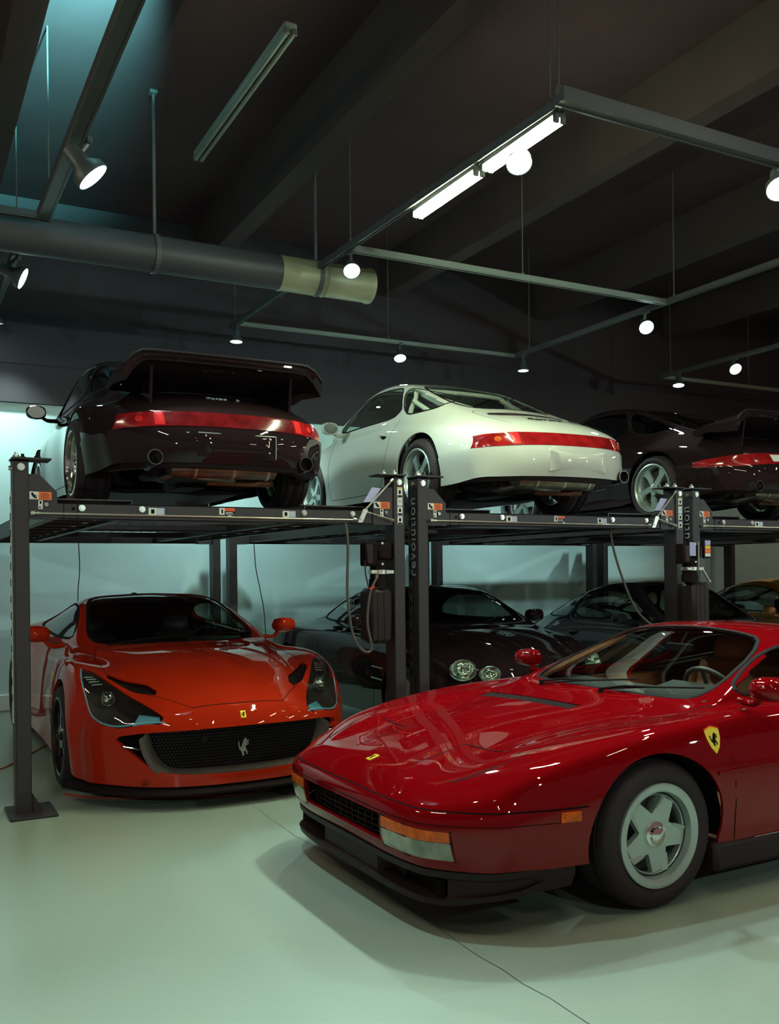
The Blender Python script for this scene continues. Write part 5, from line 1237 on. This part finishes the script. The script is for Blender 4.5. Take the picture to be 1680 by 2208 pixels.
    if dk: a = MB(); [a.tube([B.hit(y0, za, 'x', -1)[0]+Vector((-.026, 0, 0)), B.hit(y1, zb, 'x', -1)[0]+Vector((-.026, 0, 0))], .004, 6) for y0, za, y1, zb in ((-.27, .425, .27, .425), (-.27, .275, -.27, .425))]; a.build('plate_edge', 'alloy', pl, 30)
    for y in (.22, -.22):
        p, n = B.hit(y, .40, 'x', -1); q = MB(); q.cyl(p+n*.02, p+n*.028, .006, n=8); q.build('plate_screw', 'steel', pl, 30)
    # underside: pan, engine, silencer, pipes
    pan(car, .42, 3.05, .60, .16, .20)
    en = MB(); en.box((-.35, 0, .26), (.75, .56, .14), bev=.04); en.box((.12, 0, .24), (.55, .30, .16), bev=.05)
    for sd in (1, -1):
        en.box((-.35, sd*.33, .25), (.46, .22, .12), bev=.03)
    en.build('engine', 'engine', car, 40)
    for sd in (1, -1):
        ax = MB(); ax.cyl((0, sd*.12, R), (0, sd*.66, R), .022); ax.cyl((0, sd*.12, R), (0, sd*.22, R), .05); ax.build('drive_shaft', 'engine', car, 40)
        ta = MB(); ta.tube([(.42, sd*.30, .24), (.2, sd*.5, .23), (0, sd*.62, .27)], [.04, .045, .05], 8); ta.build('trailing_arm', 'engine', car, 50)
        sh = MB(); sh.cyl((-.05, sd*.58, .24), (-.02, sd*.50, .62), .028); sh.build('damper', 'rust', car, 50)
    mu = MB(); mu.tube(spl([(-.78, .34, .24), (-.80, .30, .235), (-.80, -.30, .235), (-.78, -.34, .24)], 3), [.03]+[.075]*8+[.03], 14); mu.build('silencer', 'exhaust', car, 50)
    for k, pts in enumerate(([(-.45, .34, .18), (-.62, .38, .17), (-.74, .30, .19), (-.78, .12, .17), (-.72, -.1, .165)], [(-.45, -.34, .18), (-.60, -.42, .16), (-.66, -.2, .15), (-.6, .05, .155)])):
        a = MB(); a.tube(spl(pts, 5), .026, 10); a.build('exhaust_pipe', 'exhaust' if k == 0 else 'rust', car, 60)
    for y in (-.3, -.05, .22):
        a = MB(); a.cyl((-.80, y, .235), (-.80, y-.02, .235), .079, n=14); a.build('silencer_band', 'steel', car, 40)
    tips = (1, -1) if wing else (-1,)
    for sd in tips:
        a = MB(); x0 = -.99
        a.tube([(-.70, sd*.50, .245), (-.85, sd*.54, .25), (x0-.04, sd*.53, .262)], [.04, .048, .052], 16, cap=False); a.tube([(x0-.04, sd*.53, .262), (-.86, sd*.527, .25)], [.045, .042], 16, cap=False); a.lathe([(.045, 0), (.052, 0)], 16, Matrix.Translation((x0-.04, sd*.53, .262)) @ rot_to((-1, 0, 0)))
        a = a.build('exhaust_tip', 'dark_alloy', car, 60); q = MB(); q.cyl((x0-.005, sd*.53, .262), (x0+.0, sd*.53, .262), .046, n=16); q.build('tip_bore', 'ink', a, 0)
    vl = MB(); vs = []
    bs = B.level(.25, 180-70, 180+70, 30, 0.3)
    for p, nn in bs: vs += [(p.x+.005, p.y*.99, .245), (p.x+.05, p.y*.95, .205), (p.x+.22, p.y*.9, .215)]
    vl.add(vs, [(i*3+k, i*3+k+1, i*3+k+4, i*3+k+3) for i in range(len(bs)-1) for k in range(2)]); vl.build('rear_valance', 'black_plastic', car, 40)
    if wing:     # deep tray spoiler standing on the engine lid
        wg = MB(); rows = []; W2 = .70
        N = 24
        for i in range(N+1):
            t = -1+2*i/N; y = W2*t; e = max(0, abs(t)-.80)/.20; dn = .10*e**2; sw_ = .06*abs(t)**2
            tp = [(-.32-sw_, .855-.02*e), (-.48, .895), (-.70, .93), (-.93-.03*(1-abs(t)**2), .965)]
            sec = [(tp[0][0], tp[0][1]-.02), (tp[0][0]-.01, tp[0][1]), (tp[1][0], tp[1][1]-dn*.3), (tp[2][0], tp[2][1]-dn*.6), (tp[3][0]+.02, tp[3][1]-dn), (tp[3][0], tp[3][1]-dn+.005), (tp[3][0]-.005, tp[3][1]-dn-.02), (tp[3][0]+.02, tp[3][1]-dn-.045-.05*e), (-.74, .865-dn*.8), (-.56, .825-dn*.2), (-.40, .79)]
            rows.append([(x, y, z) for x, z in sec])
        K = len(rows[0]); wg.add([p for r in rows for p in r], [(i*K+k, i*K+(k+1) % K, (i+1)*K+(k+1) % K, (i+1)*K+k) for i in range(N) for k in range(K)]+[tuple(range(K))[::-1], tuple(N*K+k for k in range(K))])
        wo = wg.build('tray_spoiler', paint, car, 35)
        ed = MB(); ed.tube([r[5] for r in rows], .012, 8); ed.tube([r[7] for r in rows], .010, 8); ed.build('spoiler_lip', 'trim', wo, 50)
        for sd in (1, -1):
            f = MB(); f.prism([(-.38, .72), (-.74, .62), (-.80, .66), (-.84, .90), (-.5, .86)], .02, Matrix(((1, 0, 0, 0), (0, 0, 1, 0), (0, 1, 0, 0), (0, 0, 0, 1))), z0=sd*.50-.01); f.build('spoiler_pillar', paint, wo, 30)
    if script:
        p, nn = B.hit(-.80, script[3], 'z'); zz = p.z
        a, nn = B.hit(-.74, script[3], 'z'); t = (B.hit(-.60, script[3], 'z')[0]-B.hit(-.80, script[3], 'z')[0]).normalized(); yv = Vector((0, -1, 0)); nn = yv.cross(t)
        Mx = Matrix(((yv.x, t.x, nn.x, a.x), (yv.y, t.y, nn.y, a.y), (yv.z, t.z, nn.z, a.z), (0, 0, 0, 1)))
        text(script[0], tsz, 'badge_lettering', script[1], lidob, Mx @ Matrix.Translation((0, 0, .003)), .002, shear=.35)
        text(script[2], tsz*.85, 'badge_lettering', script[1], lidob, Mx @ Matrix.Translation((tsz*3.1 if len(script[0]) > 5 else tsz*2.6, 0, .003)), .002, space=1.1)
    fl = MB(); fl.box((1.2, 0, .20), (1.7, 1.3, .04)); fl.build('cabin_floor', 'ink', car, 0)
    sm = 'black_leather'
    for sd in (1, -1):
        seat(car, 1.18, sd*.34, .22, sm, .46, .3, True, None, .56)
    db = MB(); db.box((0, 0, 0), (.30, 1.26, .14), Matrix.Translation((1.83, 0, .80)) @ Matrix.Rotation(.1, 4, 'Y'), bev=.05); db.build('dashboard', 'black_leather', car, 60)
    steering(car, 1.62, .34, .78, .185, .3)
    bk = MB(); bk.box((.38, 0, .5), (.05, 1.2, .5), bev=.01); bk.box((.0, 0, .76), (.8, 1.1, .03)); bk.build('rear_bulkhead', 'ink', car, 0)
    if cage:
        a = MB(); hoop = [(.60, .56, .25), (.58, .56, .85), (.55, .50, 1.08), (.55, .40, 1.155), (.55, -.40, 1.155), (.55, -.50, 1.08), (.58, -.56, .85), (.60, -.56, .25)]
        a.tube(spl(hoop, 4), .022, 10)
        for sd in (1, -1): a.tube([(.55, sd*.44, 1.13), (-.15, sd*.40, .80)], .022, 10); a.tube([(.55, sd*.52, 1.06), (.1, sd*.54, .84)], .022, 10)
        a.tube([(.55, .42, 1.13), (.0, -.38, .80)], .02, 10); a.build('roll_cage', 'white_tube', car, 60)
    y_ = .70+d*.95
    for sd in (1, -1):
        capm = 'rimmat' if 0 else rimmat
        make_wheel(car, (0, sd*(y_), R), sd, R, rim, .25, style, rimmat, capm, .035, rot=.2, dish=.03 if rimmat != 'bright_alloy' else .05, bolts=.065, lip_w=.014)
        make_wheel(car, (2.272, sd*.68, R), sd, R, rim, .22, style, rimmat, capm, .035, rot=.5, dish=.03, bolts=.065, lip_w=.014)
    B.bm.free(); B.ref.free()
    return car
ZR = 1.93
rear_engined('raised_coupe', (4.06, .83, ZR), PI/2+.003, 'white rear-engined coupe raised on the second lift, roll cage in its rear windows', 'white_paint', 0, 'band', False, 'cup', 'alloy', .315, .225, True, True, ('Carrera', 'ink', 'RS', .06), tsz=.105)
rear_engined('raised_coupe', (1.385, 1.10, ZR+.01), PI/2+.011, 'black wide coupe with tray spoiler, raised on the leftmost lift', 'black_paint', .06, 'band', True, 'mesh', 'bright_alloy', .32, .235, False, True, ('Turbo', 'letter', 'S', .03))
rear_engined('raised_coupe', (6.89, .99, ZR), PI/2, 'black coupe with silver five-spoke wheels, raised on the third lift behind the white one', 'black_paint', .045, 'cluster', True, 'twist', 'alloy', .32, .235, False, True)
def front_lamps(car, pts, m='lens'):
    for x, y, z, ry, rz_ in pts:
        T = Matrix.Translation((x, y, z)) @ Matrix.Rotation(math.copysign(.45, y), 4, 'Z') @ Matrix.Rotation(PI/2-.35, 4, 'Y') @ Matrix.Diagonal((rz_, ry, 1, 1))
        b = MB(); b.lathe([(1.04, -.05), (1.06, .0), (.98, .008), (.95, 0)], 24, T); b = b.build('headlamp', 'chrome', car, 50)
        q = MB(); q.lathe([(.95, 0), (.8, -.03), (.45, -.05), (0, -.055)], 20, T); q.build('lamp_bowl', 'bright_alloy', b, 50)
        q = MB(); q.lathe([(.97, .004), (.7, .018), (.35, .026), (0, .028)], 20, T); q.build('lamp_glass', m, b, 60)
        q = MB(); q.lathe([(.34, -.05), (.30, -.01), (.15, .006), (0, .01)], 14, T); q.build('lamp_projector', 'chrome', b, 60)
def roadster():
    car = empty('roadster', (4.02, .90, 0), -PI/2, 'black roadster with twin oval headlamps, under the white raised coupe', 'car')
    sp = dict(xs=[-3.3, -3.0, -2.6, -2.2, -1.85, -1.5, -1.15, -.85, -.58, -.33, -.05, .25, .5, .68],
        zc=[(-3.3, .80), (-3.0, .87), (-2.6, .93), (-2.3, 1.03), (-1.85, 1.21), (-1.5, 1.29), (-1.15, 1.305), (-.85, 1.255), (-.58, 1.12), (-.33, .975), (-.05, .93), (.25, .87), (.5, .79), (.68, .72)],
        yr=[(-3.3, .5), (-2.4, .52), (-1.5, .54), (-.85, .56), (-.33, .68), (-.05, .48), (.68, .36)],
        zr=[(-3.3, .80), (-2.6, .91), (-2.3, .99), (-1.85, 1.165), (-1.5, 1.25), (-1.15, 1.265), (-.85, 1.215), (-.58, 1.085), (-.33, .95), (-.05, .915), (.25, .855), (.5, .775), (.68, .70)],
        yb=[(-3.3, .70), (-2.4, .76), (-1.2, .78), (-.33, .76), (-.05, .66), (.68, .50)],
        zb=[(-3.3, .80), (-2.6, .90), (-1.5, .915), (-.5, .93), (-.05, .875), (.25, .815), (.5, .74), (.68, .67)],
        yf=[(-3.3, .80), (-2.5, .87), (-1.2, .84), (0, .83), (.4, .78), (.68, .66)], zf=[(-3.3, .76), (-2.5, .87), (-1.2, .87), (-.1, .855), (.25, .80), (.5, .72), (.68, .63)],
        ym=[(-3.3, .85), (-2.5, .925), (-1.2, .895), (0, .915), (.4, .88), (.68, .80)], zm=[(-3.3, .55), (0, .55), (.68, .46)],
        ys=[(-3.3, .82), (-1.2, .88), (0, .88), (.68, .76)], zs=[(-3.3, .24), (-1.2, .18), (.3, .18), (.68, .2)],
        capF=[(.78, .60, 2.4), (.83, .48, 2.4), (.85, .34, 2.4), (.80, .20, 2.4)], capR=[(-3.38, .70), (-3.40, .56), (-3.40, .4), (-3.34, .26)], crown=.3, side=(.6, .3), tumble=.07)
    sp['bowF'] = (.24, 2.4, .15); sp['bowR'] = (.12, 2.5, -2.9)
    B = Body(sp, 2)
    for cx in (0, -2.56): B.cut('void', [(cx+.375*math.cos(a), .34+.35*math.sin(a)) for a in [(-.3+(PI+.6)*i/24) for i in range(25)]]+[(cx-.36, .05), (cx+.36, .05)], 'y', lambda c, n: abs(c.y) > .5 and abs(n.z) < .93)
    ws = chaikin([(-.27, 0), (-.30, .42), (-.41, .66), (-.85, .54), (-.90, .3), (-.92, 0), (-.90, -.3), (-.85, -.54), (-.41, -.66), (-.30, -.42)], 1)
    sw = chaikin([(-.62, .965), (-.85, 1.14), (-1.1, 1.215), (-1.6, 1.20), (-1.95, 1.05), (-2.0, .955)], 1)
    B.cut('windscreen', ws, 'z', lambda c, n: c.z > .85 and abs(n.y) < .8); B.cut('side_window', sw, 'y', lambda c, n: c.z > .9 and abs(n.y) > .4)
    B.cut('soft_top', [(-.86, -.7), (-.86, .7), (-2.45, .7), (-2.45, -.7)], 'z', lambda c, n: c.z > .95)
    B.cut('bonnet', chaikin([(.60, .42), (-.05, .66), (-.30, .60), (-.26, 0), (-.30, -.60), (-.05, -.66), (.60, -.42), (.70, 0)], 1), 'z', lambda c, n: n.z > .4)
    B.emit('', 'black_paint', car, out='body_shell'); B.emit('bonnet', 'black_paint', car); B.emit('soft_top', 'black_paint', car, off=.003)
    B.emit('windscreen', 'glass_dark', car, off=-.004); B.emit('side_window', 'glass_dark', car, off=-.004, split='y')
    g = MB()
    for sd in (1, -1):
        for pts in ([(-.50, .90), (-.48, .5), (-.58, .22)], [(-1.75, .9), (-1.8, .5), (-1.65, .22)]): B.ribbon(g, B.line(pts, 'y', sd, 5), .005, .001)
        B.ribbon(g, B.line([(.62, sd*.42), (-.05, sd*.665), (-.30, sd*.61)], 'z', 1, 6), .006, .001)
        for k in range(2):
            a = MB(); B.ribbon(a, B.line([(-.33, .60-.10*k), (-.55, .605-.10*k)], 'y', sd, 5), .012, .002, False, .004); a.build('side_vent_blade', 'alloy', car, 30)
        mirror_part(car, (-.68, sd*.78, .93), (-.66, sd*.97, 1.0), sd, 'black_paint', (.08, .10, .065))
        t = MB(); B.ribbon(t, [B.hit(x, z, 'y', sd) for x, z in chaikin(sw, 1)], .018, 0, True, .003); t.build('window_seal', 'trim', car, 30)
        make_wheel(car, (0, sd*.78, .33), sd, .33, .23, .25, 'cup', 'alloy', 'alloy', .035, dish=.03); make_wheel(car, (-2.56, sd*.78, .33), sd, .33, .23, .27, 'cup', 'alloy', 'alloy', .035, dish=.03)
        seat(car, -1.35, sd*.36, .22, 'black_leather')
    tag(g.build('panel_gap', 'ink', car, 0), kind='stuff')
    t = MB(); B.ribbon(t, [B.hit(x, y, 'z') for x, y in chaikin(ws, 1)], .025, 0, True, .003); t.build('windscreen_seal', 'trim', car, 30)
    front_lamps(car, [(.60, s_*.67, .655, .105, .085) for s_ in (1, -1)]+[(.73, s_*.50, .625, .085, .065) for s_ in (1, -1)])
    gr = MB(); gr.box((.865, 0, .50), (.03, .62, .13), bev=.01); q = gr.build('grille', 'ink', car, 30)
    for k in range(3): a = MB(); a.box((.885, 0, .46+.04*k), (.012, .60, .008)); a.build('grille_bar', 'chrome', q, 0)
    lm = MB(); [liner(B, lm, cx, .34, .38, .55, .86, .355) for cx in (0, -2.56)]; tag(lm.build('wheel_arch_liner', 'ink', car, 40), kind='stuff')
    pan(car, -3.2, .7, .58, .13, .2)
    db = MB(); db.box((0, 0, 0), (.36, 1.34, .12), Matrix.Translation((-.62, 0, .87)), bev=.05); db.build('dashboard', 'black_leather', car, 60)
    fl = MB(); fl.box((-1.4, 0, .2), (1.7, 1.5, .04)); fl.build('cabin_floor', 'ink', car, 0)
    B.bm.free(); B.ref.free()
roadster()
for x_, y_, nm, lab, pm in ((6.93, 3.05, 'fastback_coupe', 'dark grey coupe nose out under the third lift, behind the red windscreen', 'dark_paint'), (9.55, 3.35, 'fastback_coupe', 'bronze-gold coupe under the fourth lift at the right edge', 'gold_paint')):
    c_ = rear_engined(nm, (x_, y_, 0), -PI/2, lab, pm, .03, 'cluster', False, 'cup', 'alloy', .315, .225, False, False, None, 2)
    front_lamps(c_, [(2.98, s_*.60, .66, .10, .10) for s_ in (1, -1)])
